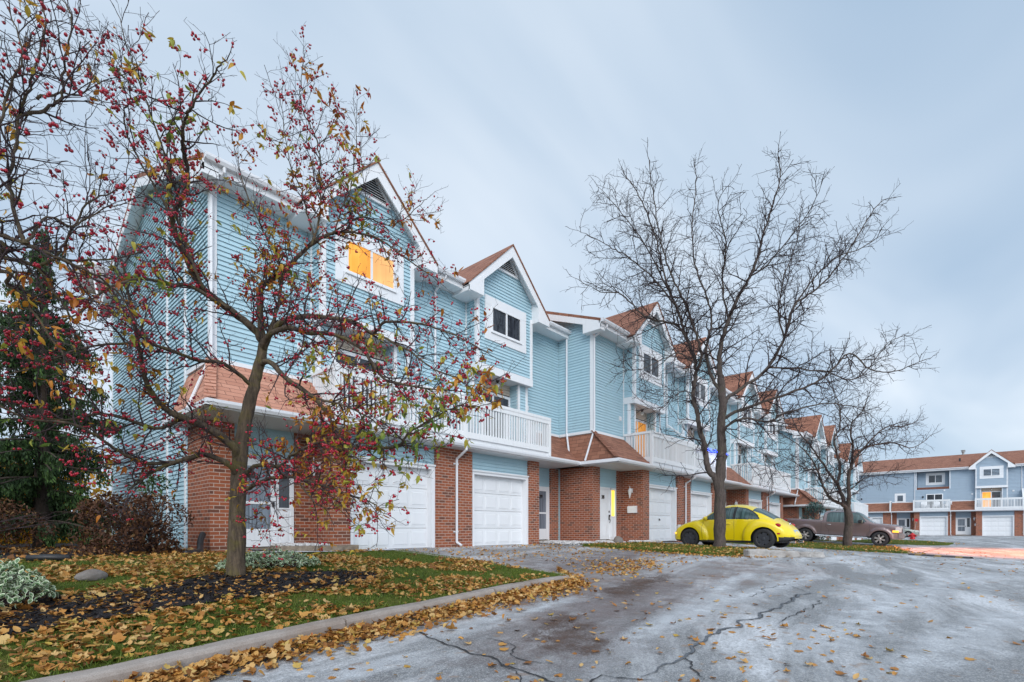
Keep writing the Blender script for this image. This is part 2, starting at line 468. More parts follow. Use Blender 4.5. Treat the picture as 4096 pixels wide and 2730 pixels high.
    if end:
        t.box(-.035, .10, -.035, 0, 4.05, zt); t.box(-.035, -.001, 0, .10, 4.05, 8.0)
        for yy in (1.60, 3.05):
            t.box(-.04, -.001, yy, yy + .10, -.3, 8.4)
        t.box(-.05, -.001, 1.7, 9.5, 2.72, 2.80); t.box(-.04, -.001, 9.42, 9.52, -.3, 7.9)
    if not flat:
        for (a, sgn) in ((2.19, 1), (4.82, -1)):
            t.box(min(a, a + .10 * sgn), max(a, a + .10 * sgn), -.515, -.48, 5.695, 7.75)      # bay corners
            t.box(min(a, a - .03 * sgn), max(a, a - .03 * sgn), -.513, -.41, 5.70, 7.75)
            t.box(min(a, a - .045 * sgn), max(a, a - .045 * sgn), -.05, -.0, 4.1 if sgn > 0 else 3.08, 7.75)   # inner corners
            t.box(min(a, a + .08 * sgn), max(a, a + .08 * sgn), -.295, -.26, 3.08, 5.48)
            t.box(min(a, a - .03 * sgn), max(a, a - .03 * sgn), -.295, -.20, 3.08, 5.48)
        t.box(2.57, 2.66, -.295, -.20, 3.08, 5.48); t.box(4.35, 4.44, -.295, -.20, 3.08, 5.48)
        t.box(2.15, 4.86, -.52, -.485, 5.44, 5.69)                                         # skirt board
        t.box(2.15, 2.19, -.485, -.052, 5.44, 5.69); t.box(4.82, 4.86, -.485, -.052, 5.44, 5.69)
    else:
        if r1 > r0:
            t.box(r0 - .10, r0 - .02, -.04, 0, q0, zt); t.box(r1 + .02, r1 + .12, -.04, 0, q0, zt)
    # flashing over skirt roof
    mr = o.get('mans', 2.17)
    t.box(0 if not end else -.05, mr, -.06, -.021, 4.02, 4.12)
    if end: t.box(-.06, -.021, -.02, 1.46, 4.02, 4.12)
    t.build('corner_board', M['white'], root)
    # ---- skirt (mansard) roof over the entry
    k = N(); tz, bz, by = 4.06, 2.95, -1.24
    A0 = (0, -.03, tz); A1 = (mr, -.03, tz); B1 = (mr, by, bz); B0 = (e0, by, bz)
    k.poly([B0, B1, A1, A0]); k.poly([B1, (mr, -.03, bz), A1])
    k.box(e0, mr, by, by + .05, bz - .09, bz - .001)
    if end:
        yb = o.get('mans_back', 1.5)
        k.poly([(e0, yb, bz), B0, A0, (0, yb, tz)]); k.poly([(0, yb, bz), (e0, yb, bz), (0, yb, tz)])
        P0, P1 = Vector(B0), Vector((0, -.03, tz))
        for i in range(12):       # hip cap shingles
            a = P0.lerp(P1, i / 12); c = P0.lerp(P1, (i + 1.25) / 12)
            k.bar(a + Vector((-.01, -.01, .045)), c + Vector((-.01, -.01, .02)), .20, .012)
    k.build('skirt_roof', M[o.get('skirt', 'shingle')], root)
    # ---- gutters
    gt = N()
    def gut(u0, u1, y, z):
        gt.prism([(u0, y, z), (u0, y - .10, z), (u0, y - .13, z + .06), (u0, y - .13, z + .115), (u0, y - .105, z + .115), (u0, y - .095, z + .03), (u0, y - .02, z + .03), (u0, y - .02, z + .115), (u0, y, z + .115)], (u1 - u0, 0, 0))
    gut(e0 - (.1 if end else 0), Wd, -1.245, 2.83)
    if end: gt.box(e0 - .12, e0, -1.36, o.get('mans_back', 1.5), 2.83, 2.94)
    ez = 7.86
    if flat: gut(0, Wd, -.50, ez)
    else:
        gt.build('gutter', M['metalw'], root); gt = N(); gut(-.28 if end else 0, 1.60, -.50, ez)
        if end: gt.box(-.295, -.281, -.632, -.50, ez, ez + .117)
        gt.build('gutter', M['metalw'], root); gt = N(); gut(5.40, Wd, -.50, ez)
    gt.build('gutter', M['metalw'], root)
    # ---- main roof
    rf = N(); x0 = -.32 if end else 0
    ye, yr, yb2 = -.52, 4.75, 10.02
    sl = .385; ze = 7.98; zr = ze + sl * (yr - ye)
    yin = .10; zin = ze + sl * (yin - ye)
    for (ua, ub, ys, zs) in ([(x0, Wd, ye, ze)] if flat else [(x0, 1.62, ye, ze), (1.62, 5.39, yin, zin), (5.39, Wd, ye, ze)]):
        rf.prism([(ua, ys, zs), (ua, yr, zr), (ua, yb2, ze), (ua, yb2, ze - .10), (ua, yr, zr - .12), (ua, ys, zs - .10)], (ub - ua, 0, 0))
    rfo = rf.build('roof', M['shingle'], root)
    fa = N()
    for (ua, ub) in ([(x0, Wd)] if flat else [(x0, 2.1), (4.9, Wd)]):
        fa.box(ua, ub, -.498, -.46, 7.72, 7.93); fa.box(ua, ub, -.46, .02, 7.72, 7.75); fa.build('fascia', M['white'], root); fa = N()
    if end:
        for (ya, za, yb3, zb) in ((ye, ze, yr, zr), (yb2, ze, yr, zr)):
            fa.prism([(x0 + .0, ya, za - .101), (x0, yb3, zb - .121), (x0, yb3, zb - .36), (x0, ya, za - .32)], (.035, 0, 0))
            fa.prism([(x0 + .035, ya, za - .25), (x0 + .035, yb3, zb - .29), (x0 + .035, yb3, zb - .31), (x0 + .035, ya, za - .27)], (-x0 - .03, 0, 0))
        fa.prism([(x0 - .006, -.52, 7.60), (x0 - .006, .22, 7.60), (x0 - .006, .22, 8.02), (x0 - .006, -.52, 7.80)], (-x0 - .02, 0, 0))
    if end: fa.build('fascia', M['white'], root)
    # ---- bay with gable
    if not flat:
        uc, hw, az, dz = 3.505, 1.93, 9.74, 7.87
        slope = (az - dz) / hw
        bw = N()
        un = lambda u: az - .17 - slope * abs(u - uc)
        bw.lap((0, -.48, 0), XU, FR, [(2.19, 5.69), (4.82, 5.69), (4.82, un(4.82)), (uc, un(uc)), (2.19, un(2.19))])
        bw.lap((2.19, 0, 0), BK, UL, [(-.48, 5.69), (0, 5.69), (0, 7.75), (-.48, 7.75)])
        bw.lap((4.82, 0, 0), BK, UR, [(-.48, 5.69), (0, 5.69), (0, 7.75), (-.48, 7.75)])
        bay = bw.build('bay_wall', sid, root)
        bs = N(); bs.box(2.19, 4.82, -.48, .12, 5.46, 5.5); bs.build('bay_soffit', M['soffit'], bay)
        dr = N()
        for sg in (-1, 1):
            e = (uc + sg * hw)
            dr.prism([(e, -.83, dz), (uc, -.83, az), (uc, -.83, az - .055), (e, -.83, dz - .045)], (0, 5.4, 0))
        dr.build('gable_roof', M['shingle'], root)
        gf = N()
        for sg in (-1, 1):
            e = uc + sg * (hw - .02)
            lo = lambda u: az - slope * abs(u - uc)
            gf.prism([(e, -.80, lo(e) - .06), (uc, -.80, az - .06), (uc, -.80, az - .42), (e, -.80, lo(e) - .31)], (0, .035, 0))          # rake board
            gf.prism([(e, -.765, lo(e) - .13), (uc, -.765, az - .14), (uc, -.765, az - .165), (e, -.765, lo(e) - .155)], (0, .30, 0))    # rake soffit
            wi = 2.19 if sg < 0 else 4.82
            gf.prism([(e, -.812, 7.62), (wi, -.812, 7.62), (wi, -.812, lo(wi) - .2), (e, -.812, lo(e) - .12)], (0, .8, 0))            # eave return
        gf.build('gable_trim', M['white'], root)
        gv = N(); gv.mi = 0
        vz, vh, va = 8.92, .60, .50
        gv.prism([(uc - va, -.515, vz), (uc + va, -.515, vz), (uc, -.515, vz + vh)], (0, .03, 0))
        gvo = gv.build('gable_vent', M['dark'], root)
        sl2 = N()
        for q in range(8):
            z = vz + .03 + q * .062; hw2 = va * (1 - (z + .03 - vz) / vh)
            if hw2 > .03: sl2.bar((uc - hw2, -.53, z + .02), (uc + hw2, -.53, z + .02), .035, .012, (0, -.6, 1))
        for sg in (-1, 1): sl2.bar((uc + sg * (va + .05), -.53, vz - .01), (uc, -.53, vz + vh + .05), .06, .05, (0, 1, 0))
        sl2.bar((uc - va - .06, -.53, vz - .02), (uc + va + .06, -.53, vz - .02), .06, .05, (0, 1, 0))
        sl2.build('louvre', M['white'], gvo)
        window(N, root, 2.52, 4.49, 6.50, 7.88, -.50, o.get('bay_pane', 'glass'), 'bay_window', pane2='lit_peach' if o.get('bay_pane') else None)
        # ceiling lamp under the bay, patio door
        lm = N(); lm.lathe([(.07, 5.458), (.07, 5.42), (.035, 5.40), (.035, 5.36)], (3.505, -.12, 0), 'z', 12); lo_ = lm.build('ceiling_lamp', M['bronze'], root)
        lm = N(); lm.ball((3.505, -.12, 5.29), .07, 10, 7); lm.build('globe', M['lampglass'], lo_)
        patio(N, root, 2.66, 4.35, 3.08, 5.08, .10, o.get('patio_pane', 'glass'))
        cp = N(); cp.lap((0, .11, 0), XU, FR, [(2.65, 5.12), (4.36, 5.12), (4.36, 5.47), (2.65, 5.47)]); cp.build('lintel_panel', M['cream'], root)
    else:
        if r1 > r0:
            cu = (o['rwin'][0] + o['rwin'][1]) / 2
            window(N, root, o['rwin'][0], o['rwin'][1], o['rwin'][2], o['rwin'][3], .72, 'glass', 'window', .24)
            bp = N(); bp.box(r0, r1, -.012, .05, q0 - .02, q0 + .26); bp.build('parapet', M['brown'], root)
        if o.get('swin'): window(N, root, *o['swin'], -.022, 'glass', 'window', .22, single=True)
        if o.get('pdoor'): patio(N, root, *o['pdoor'], -.05, 'glass')
        lm = N(); lm.box(2.95, 3.07, -.12, -.02, 4.55, 4.75); lm.build('wall_lamp', M['black'], root)
    # ---- balcony
    u0 = mr + .0; yf = -1.20
    bal = N(); bal.box(u0, Wd, yf, -.02, 2.87, 3.08); bal.box(u0 - .02, Wd, yf - .03, yf, 2.96, 3.10)
    bo = bal.build('balcony', M['paint'], root)
    rl = N()
    rl.box(u0 - .06, Wd, yf - .09, yf + .05, 4.16, 4.25); rl.box(u0 - .05, Wd, yf - .075, yf - .035, 4.04, 4.16)
    rl.box(u0 - .05, Wd, yf - .075, yf - .02, 3.09, 3.26)
    rl.box(u0 - .06, u0 + .08, yf + .05, -.04, 4.16, 4.25); rl.box(u0 - .05, u0 + .01, yf - .02, -.04, 3.09, 3.26)
    rl.build('rail', M['paint'], bo)
    bl = N(); n = int((Wd - u0) / .114)
    for i in range(1, n):
        u = u0 + (Wd - u0) * i / n
        ww = .05 if i % 9 else .09
        bl.box(u - ww / 2, u + ww / 2, yf - .055, yf - .02, 3.26, 4.16)
    for i in range(1, 10):
        y = yf + (-.05 - yf) * i / 10; bl.box(u0 - .03, u0 + .01, y - .022, y + .022, 3.26, 4.16)
    bl.build('baluster', M['paint'], bo)
    ps = N(); ps.box(u0 - .06, u0 + .05, yf - .085, yf + .03, 2.97, 4.158); ps.build('post', M['paint'], bo)
    ps = N(); ps.box(Wd - .07, Wd, yf - .10, yf - .01, 2.86, 4.158); ps.build('post', M['paint'], bo)
    if not mir and not flat:
        dv = N(); pts = [(-.03, 3.10), (-1.18, 3.10), (-1.18, 4.27), (-.03, 5.2)]
        dv.lap((Wd - .05, 0, 0), BK, UL, pts); dv.lap((Wd + .05, 0, 0), BK, UR, pts)
        dvo = dv.build('balcony_divider', sid, root)
        c = N(); c.bar((Wd, -1.25, 4.245), (Wd, -.02, 5.24), .16, .05); c.bar((Wd, -1.22, 4.17), (Wd, -.02, 5.15), .125, .10); c.box(Wd - .06, Wd + .06, -1.25, -1.18, 3.10, 4.2); c.build('divider_cap', M['paint'], dvo)
    # ---- downspouts
    if not mir:
        ds = N(); u = Wd + .02
        downspout(ds, [(u, -1.30, 2.83), (u, -1.30, 2.74), (u, -.90, 2.52), (u, -.90, .14), (u + .05, -1.04, .05)])
        for z in (.42, 2.36): ds.box(u - .09, u + .09, -.88, -.845, z, z + .035)
        ds.build('downspout', M['metalw'], root); ds = N()
        if not flat:
            downspout(ds, [(u - .1, -.55, 7.86), (u - .1, -.52, 7.78), (u - .1, -.06, 7.55), (u - .1, -.06, 5.1)])
        elif r1 > r0: downspout(ds, [(2.22, -.55, 7.86), (2.22, -.08, 7.55), (2.22, -.08, 3.4)])
        if ds.f: ds.build('downspout', M['metalw'], root)
    if end:
        ds = N(); downspout(ds, [(.07, -.56, 7.86), (.07, -.55, 7.76), (-.02, -.08, 7.50), (-.02, -.08, 4.14), (-.42, .05, 2.98)]); ds.build('downspout', M['metalw'], root)
        if o.get('second_spout'):
            ds = N(); downspout(ds, [(-.07, 1.12, 7.7), (-.07, 1.12, 4.14), (-.44, .70, 2.98)]); ds.build('downspout', M['metalw'], root)
    if o.get('back_spout'):
        ds = N(); downspout(ds, [(Wd - .06, -.55, 7.86), (Wd - .06, -.55, 4.1), (Wd - .38, -1.0, 3.1)]); ds.build('downspout', M['metalw'], root)
    # ---- small fittings
    for (u, z) in o.get('vents', ((1.9, 4.75), (5.3, 4.95))):
        v = N(); v.box(u - .08, u + .08, -.05, -.01, z, z + .17); v.box(u - .06, u + .06, -.07, -.05, z + .02, z + .05); v.box(u - .06, u + .06, -.07, -.05, z + .09, z + .12); v.build('dryer_vent', M['white'], root)
    if o.get('lamp', True):
        wl = N(); y = -.36; u = 2.2
        wl.lathe([(.0, 1.70), (.018, 1.74), (.03, 1.80), (.075, 1.98), (.08, 2.0), (.03, 2.09), (.0, 2.12)], (u - .14, y, 0), 'z', 6)
        wl.tube([(u - .14, y, 2.1), (u - .14, y, 2.2)], .012, 6); wl.tube([(u, y, 2.02), (u - .07, y, 2.1), (u - .12, y, 2.09)], .015, 6); wl.box(u - .02, u, y - .05, y + .05, 1.93, 2.1)
        wl.build('wall_lamp', M['white'], root)
    if o.get('mailbox'):
        mbx = N(); y = -.42
        mbx.prism([(2.195, y - .19, 1.14), (2.10, y - .19, 1.14), (2.085, y - .19, 1.36), (2.12, y - .19, 1.40), (2.195, y - .19, 1.42)], (0, .38, 0)); mbx.build('mailbox', M['cream' if False else 'white'], root)
    return root

def window(N, root, u0, u1, z0, z1, y, pane, name, tr=.28, single=False, pane2=None):
    t = N(); a, b, c, d = u0, u1, z0, z1
    t.box(a, b, y - .03, y + .02, d - tr, d); t.box(a, b, y - .03, y + .02, c, c + tr)
    t.box(a, a + tr, y - .025, y + .02, c + tr, d - tr); t.box(b - tr, b, y - .025, y + .02, c + tr, d - tr)
    i0, i1, j0, j1 = a + tr, b - tr, c + tr, d - tr
    fw = .05
    for q in ((i0, i1, j0, j0 + fw), (i0, i1, j1 - fw, j1)): t.box(q[0], q[1], y - .05, y + .01, q[2], q[3])
    t.box(i0, i0 + fw, y - .05, y + .01, j0 + fw, j1 - fw); t.box(i1 - fw, i1, y - .05, y + .01, j0 + fw, j1 - fw)
    m = (i0 + i1) / 2
    if not single: t.box(m - .03, m + .03, y - .04, y + .01, j0 + fw, j1 - fw)
    t.box(i0 - .03, i1 + .03, y - .07, y - .031, j0 - .035, j0 - .002)
    wo = t.build(name, M['white'], root)
    g = N(); g.box(i0 + fw - .005, m if not single else i1 - fw + .005, y - .02, y + .0, j0 + fw - .005, j1 - fw + .005)
    g.build('pane', M[pane], wo)
    if not single:
        g = N(); g.box(m + .0005, i1 - fw + .005, y - .012, y + .0, j0 + fw - .005, j1 - fw + .005); g.build('pane', M[pane2 or pane], wo)
    return wo

def patio(N, root, u0, u1, z0, z1, y, pane):
    t = N(); fw = .09
    t.box(u0, u0 + fw, y - .03, y + .06, z0, z1); t.box(u1 - fw, u1, y - .03, y + .06, z0, z1); t.box(u0 + fw, u1 - fw, y - .03, y + .06, z1 - fw, z1); t.box(u0 + fw, u1 - fw, y - .03, y + .06, z0, z0 + .12)
    m = (u0 + u1) / 2; t.box(m - .04, m + .04, y - .015, y + .05, z0 + .12, z1 - fw)
    po = t.build('patio_door', M['white'], root)
    for (a, b, q) in ((u0 + fw - .005, m - .035, pane), (m + .035, u1 - fw + .005, 'glass' if pane == 'lit_half' else pane)):
        g = N(); g.box(a, b, y + .0, y + .02, z0 + .11, z1 - fw + .005); g.build('pane', M['lit_orange' if q == 'lit_half' else q], po)
    return po
M['lit_half'] = M['lit_orange']

AY, BY, DY = 11.81, 10.24, 9.05
XA = 3.67; XB = XA + 2 * W; XD = XB + 4 * W; XE = XD + 2 * W
G1 = 'blue townhouses of the long row'
house(XA, AY, 0, label='nearest end townhouse with orange lit bay window behind the berry tree', end=True, group=G1, bay_pane='lit_orange', skirt='shingle_pale', number='30', storm=True)
house(XA + W, AY, 0, mir=True, label='townhouse with number 29 door tucked beside the brick corner, second from the berry tree', group=G1, number='29')
house(XB, BY, 0, label='townhouse with white door number 28, glowing sidelight and mailbox on brick', end=True, group=G1, mans_back=2.6, number='28', second_spout=True, storm=False, sidelight='lit_yellow', patio_pane='lit_amber', gar_handle=True, mailbox=True)
house(XB + W, BY, -.03, mir=True, label='townhouse whose balcony railing carries blue string lights', group=G1)
house(XB + 2 * W, BY, -.05, label='townhouse right above the yellow car roof, after the one with blue lights', group=G1)
house(XB + 3 * W, BY, -.08, mir=True, label='townhouse at the row step, its balcony ending above the pickup tailgate', group=G1)
house(XD, DY, -.75, label='townhouse with brown skirt roof and blue green shrub just behind the pickup bed', end=True, group=G1, mans_back=2.6, mailbox=True)
house(XD + W, DY, -.75, mir=True, label='townhouse mostly hidden by the pickup cab and bare tree', group=G1)
house(XE, DY - .1, -1.35, label='far townhouse of the row seen between bare tree limbs', end=True, group=G1, mans_back=2.6)
house(XE + W, DY - .1, -1.35, mir=True, label='last townhouse of the long row with white balcony against the facing block', group=G1)
G2 = 'blue grey townhouses of the facing block'
XF = 79.45
house(XF, 7.35, -.30, R(-90), label='facing townhouse with recessed upper window and white chairs on its balcony', flat=True, W=5.56, recess=(2.42, 5.43, 5.56, 7.75), mans=2.2, rwin=(3.24, 5.04, 6.12, 7.56), swin=(.25, 1.35, 3.95, 5.2), pdoor=(3.31, 4.88, 3.08, 5.0), group=G2, siding='siding_grey', vents=((5.0, 5.3),))
house(XF, 1.79, -.30, R(-90), label='facing townhouse with white gable and orange lit patio door', group=G2, siding='siding_grey', patio_pane='lit_half', mailbox=True)
house(XF, 1.79 - W, -.30, R(-90), mir=True, label='facing townhouse cut off by the right edge of the photo', group=G2, siding='siding_grey', vents=())
house(XF, 7.35 + 6.2, -.30, R(-90), label='facing townhouse with blank upper wall partly behind the pickup hood', flat=True, W=6.2, recess=(3, 3, 5, 5), mans=6.1, group=G2, siding='siding_grey', vents=())
# ------------------------------------------------------------------ terrain
CP = np.array([(0,-10,-.66),(0,0,-.56),(.67,3.95,-.53),(4,4.3,-.47),(7.6,5.1,-.42),(-8,3.9,-.62),(-6,-3,-.62),(9,10.97,0),(13,10.97,0),(3.7,11.8,0),(3.7,16,.0),(3.7,22,.0),
 (-8,12,-.05),(-8,25,0),(16,10,-.02),(20,9.3,-.04),(30,9.3,-.08),(38,9.3,-.12),(41,8.2,-.70),(46,8.0,-.72),(39.5,5.5,-.28),(43,5.5,-.28),(48,5.2,-.34),(52,5,-.45),(55,4.5,-.55),(52,8.2,-1.1),(54,7.9,-1.3),(63,8,-1.25),(17.6,4.96,-.16),(17.9,7.5,-.11),(14.2,4.0,-.26),(12,3,-.37),(16.5,2.6,-.32),
 (18,0,-.42),(22.65,-1.24,-.50),(20,3.5,-.27),(34.85,7.5,-.29),(35,3.77,-.50),(29.8,4.54,-.40),(27,6.5,-.28),(24,1.5,-.44),(45,1,-.5),(62,4,-.45),(70,2,-.34),(78,10,-.31),(78,2,-.31),(78,-8,-.31),(78,-20,-.31),(50,-10,-.5),(30,-12,-.58),
 (15,-12,-.62),(95,0,-.3),(95,30,-.3),(0,50,0),(50,50,-.8),(30,22,0),(60,20,-1.2),(-25,0,-.7),(-25,30,0),(20,-35,-.6),(70,-35,-.4),(7.2,10.4,-.03),(7.6,7.5,-.20),(12,7.5,-.16)], float)
LP = np.array([(-12,3.7,-.52),(-5,3.85,-.47),(.67,4.14,-.405),(4,4.55,-.345),(7.6,5.35,-.305),(2.37,6.7,-.06),(.9,7.6,-.05),(7.3,10.4,.0),(7.5,7.5,-.165),(5,10,.01),(5.2,7.4,-.10),(3.7,11.8,.03),(-5,8,-.04),(-8,14,.0),(3,18,.02),(3.6,24,.02),(-15,25,.0),(0,10,.02),(-12,8,-.1),(-20,30,0),(-1,6,-.19),(2.5,5.4,-.26)], float)
def rbf(P):
    n = len(P); D = np.linalg.norm(P[:, None, :2] - P[None, :, :2], axis=2)
    A = np.ones((n + 1, n + 1)); A[:n, :n] = -D; A[n, n] = 0
    b = np.zeros(n + 1); b[:n] = P[:, 2]; w = np.linalg.solve(A, b)
    def f(x, y):
        x = np.asarray(x, float); y = np.asarray(y, float)
        q = np.stack([x.ravel(), y.ravel()], 1); out = np.empty(len(q))
        for s in range(0, len(q), 20000):
            d = np.linalg.norm(q[s:s+20000, None, :] - P[None, :, :2], axis=2); out[s:s+20000] = -d @ w[:n] + w[n]
        return out.reshape(x.shape)
    return f
g = rbf(CP); L0 = rbf(LP)
def curb_y(x): return 4.0 + .165 * np.asarray(x, float) * (np.asarray(x) > 0) + .06 * np.asarray(x) * (np.asarray(x) <= 0)
def lawn1(x, y): return np.maximum(L0(x, y), g(x, y) + .012)
def island(x, y): return g(x, y) + .055
# islands between the driveways: (outline)
ISL = {'lawn.001': [(13.75,9.45),(13.85,6.2),(14.0,5.2),(14.35,4.72),(15.2,4.45),(16.5,3.85),(17.0,4.1),(17.35,5.2),(17.4,9.0),(16.3,9.2),(15.6,9.0),(14.8,9.5)],
       'lawn.002': [(23.7,9.1),(23.75,4.2),(23.9,2.6),(24.6,1.7),(26,1.9),(29,2.6),(32.3,2.6),(33.0,3.0),(33.0,6.0),(33.0,9.0)],
       'lawn.003': [(37.4,8.4),(37.3,3.6),(37.6,1.6),(38.5,.95),(42,.75),(44.8,.9),(46.5,2.0),(47.3,4.5),(47.3,7.5)]}
def inpoly(x, y, P):
    c = np.zeros(np.shape(x), bool); n = len(P)
    for i in range(n):
        (x0, y0), (x1, y1) = P[i], P[i - 1]
        c ^= ((y0 > y) != (y1 > y)) & (x < (x1 - x0) * (y - y0) / (y1 - y0 + 1e-12) + x0)
    return c

def grid_mesh(name, xs, ys, zf, mats, off=0.0, smooth=True):
    Xg, Yg = np.meshgrid(xs, ys); Zg = zf(Xg, Yg) + off
    v = np.stack([Xg.ravel(), Yg.ravel(), Zg.ravel()], 1); nx = len(xs)
    f = [(j*nx+i, j*nx+i+1, (j+1)*nx+i+1, (j+1)*nx+i) for j in range(len(ys)-1) for i in range(nx-1)]
    me = bpy.data.meshes.new(name); me.from_pydata(v.tolist(), [], f); me.materials.append(mats)
    me.polygons.foreach_set('use_smooth', [smooth] * len(f)); me.update()
    return link_mesh(name, me)

def mat_ground():
    m = NT('far ground'); p = m.pos(); f = m.noise(p, 1.5, 5)
    m.l(m.ramp(f, [(.3, (.06, .07, .03)), (.7, (.14, .11, .06))]), m.b.inputs['Base Color']); m.set('Roughness', .95); return m.mat

def mat_road():
    m = NT('asphalt'); p = m.pos()
    fine = m.noise(p, 95, 3, .8); med = m.noise(p, 9, 5, .65); big = m.noise(p, .55, 5, .6)
    c = m.ramp(fine, [(.3, (.125, .128, .135)), (.7, (.27, .274, .283))])
    c = m.mix(m.math('MULTIPLY', med, .35), c, (.115, .125, .14))
    # aggregate grains
    vo = m.n('ShaderNodeTexVoronoi'); vo.inputs['Scale'].default_value = 130; m.l(p, vo.inputs['Vector'])
    c = m.mix(m.ramp(vo.outputs['Color'], [(.62, (0,0,0)), (.72, (.8,.8,.8))]), c, (.42, .42, .41))
    c = m.mix(m.ramp(vo.outputs['Distance'], [(.0, (.45,.45,.45)), (.25, (0,0,0))]), c, (.06, .062, .066))
    # chalky salt / frost film, streaked along the street
    rot = m.n('ShaderNodeMapping'); rot.inputs['Rotation'].default_value = (0, 0, R(-14)); m.l(p, rot.inputs[0])
    st = m.noise(m.scaled(rot.outputs[0], .25, .95, 1), 1.05, 9, .74, .5)
    film = m.ramp(st, [(.45, (0,0,0)), (.53, (.42,.42,.42)), (.62, (1,1,1))])
    spk = m.ramp(m.noise(p, 38, 4, .8), [(.36, (.25,.25,.25)), (.60, (1,1,1))])
    fm = m.math('MULTIPLY', m.mix(1.0, film, spk, 'MULTIPLY'), .85)
    c = m.mix(fm, c, (.76, .77, .80))
    # brownish damp leaf stains on the driveway side
    sp = m.n('ShaderNodeSeparateXYZ'); m.l(p, sp.inputs[0])
    near = m.math('MULTIPLY', m.ramp(m.math('MULTIPLY', sp.outputs[1], .1), [(.18, (0,0,0)), (.33, (1,1,1)), (.62, (1,1,1)), (.9, (.3,.3,.3))]), m.ramp(m.math('MULTIPLY', sp.outputs[0], .05), [(.14, (0,0,0)), (.26, (1,1,1)), (.6, (1,1,1)), (.75, (0,0,0))]))
    stn = m.ramp(m.noise(p, 1.15, 6, .68, .4), [(.47, (0,0,0)), (.60, (1,1,1))])
    c = m.mix(m.math('MULTIPLY', m.math('MULTIPLY', stn, near), .75), c, (.15, .10, .08))
    c = m.mix(m.math('MULTIPLY', near, .32), c, (.25, .205, .20))
    blot = m.ramp(m.noise(p, 5.5, 3, .5), [(.63, (0,0,0)), (.69, (1,1,1))])
    c = m.mix(m.math('MULTIPLY', blot, .50), c, (.24, .14, .075))
    m.l(c, m.b.inputs['Base Color']); m.l(m.ramp(big, [(.3, (.62,.62,.62)), (.7, (.85,.85,.85))]), m.b.inputs['Roughness'])
    m.bump(m.math('ADD', m.math('MULTIPLY', fine, .5), vo.outputs['Distance']), .55, .006)
    return m.mat

def mat_grass():
    m = NT('lawn soil and turf'); p = m.pos(); f = m.noise(p, 2.2, 5, .6)
    c = m.ramp(f, [(.35, (.045, .07, .012)), (.5, (.10, .13, .02)), (.66, (.16, .14, .04))])
    c = m.mix(m.math('MULTIPLY', m.noise(p, 45, 4, .7), .6), c, (.028, .032, .010)); m.l(c, m.b.inputs['Base Color']); m.set('Roughness', 1); m.set('Specular IOR Level', .1)
    m.bump(m.noise(p, 60, 3), .8, .02); return m.mat

def mat_mulch():
    m = NT('black mulch'); p = m.pos(); f = m.noise(m.scaled(p, 1, 2.4, 1), 38, 5, .7, .8)
    m.l(m.ramp(f, [(.35, (.006, .005, .007)), (.62, (.030, .022, .026)), (.8, (.075, .05, .045))]), m.b.inputs['Base Color']); m.set('Roughness', .85); m.bump(f, 1, .04); return m.mat

def mat_concrete(name, c1, c2):
    m = NT(name); p = m.pos(); f = m.noise(p, 5, 6, .7); q = m.noise(p, 120, 3, .8)
    c = m.ramp(f, [(.3, c1), (.7, c2)]); c = m.mix(m.ramp(q, [(.35, (.5,.5,.5)), (.55, (0,0,0))]), c, tuple(x * .55 for x in c1))
    c = m.mix(m.ramp(m.noise(p, 1.7, 5), [(.5, (0,0,0)), (.7, (.5,.5,.5))]), c, (.20, .14, .10))
    m.l(c, m.b.inputs['Base Color']); m.set('Roughness', .9); m.bump(q, .4, .006); return m.mat

M['road'] = mat_road(); M['grass'] = mat_grass(); M['mulch'] = mat_mulch(); M['ground'] = mat_ground()
M['concrete'] = mat_concrete('kerb concrete', (.30, .255, .225), (.42, .37, .335))
M['walk'] = mat_concrete('salted walkway', (.48, .48, .50), (.68, .69, .72))
M['stone'] = mat_concrete('limestone', (.30, .28, .26), (.50, .48, .46))
M['boulder'] = mat_concrete('field stone', (.16, .15, .14), (.28, .25, .23))

xs = np.unique(np.concatenate([np.linspace(-700, -30, 12), np.linspace(-30, 95, 160), np.linspace(95, 900, 14)]))
ys = np.unique(np.concatenate([np.linspace(-700, -40, 12), np.linspace(-40, 60, 120), np.linspace(60, 900, 14)]))
tag(grid_mesh('ground', xs, ys, g, M['ground'], -.06), kind='structure')
tag(grid_mesh('road', np.linspace(-25, 92, 300), np.linspace(-32, 11.9, 110), g, M['road']), kind='structure')

# lawn with the berry tree
def patch(name, fx, fy, n, mm, zf, mat, off=0.0):
    S, T = np.meshgrid(np.linspace(0, 1, n), np.linspace(0, 1, mm)); Xg = fx(S, T); Yg = fy(Xg, T); Zg = zf(Xg, Yg) + off
    v = np.stack([Xg.ravel(), Yg.ravel(), Zg.ravel()], 1)
    f = [(j*n+i, j*n+i+1, (j+1)*n+i+1, (j+1)*n+i) for j in range(mm-1) for i in range(n-1)]
    me = bpy.data.meshes.new(name); me.from_pydata(v.tolist(), [], f); me.materials.append(mat); me.polygons.foreach_set('use_smooth', [True]*len(f)); me.update()
    return tag(link_mesh(name, me), kind='structure')
patch('lawn', lambda S, T: -20 + S * (27.50 + .0 * T), lambda X, T: curb_y(X) + .14 + T * (11.95 - curb_y(X) - .14), 140, 60, lawn1, M['grass'])
patch('lawn_back', lambda S, T: -20 + S * 23.66, lambda X, T: 11.95 + T * 25, 40, 40, lawn1, M['grass'])

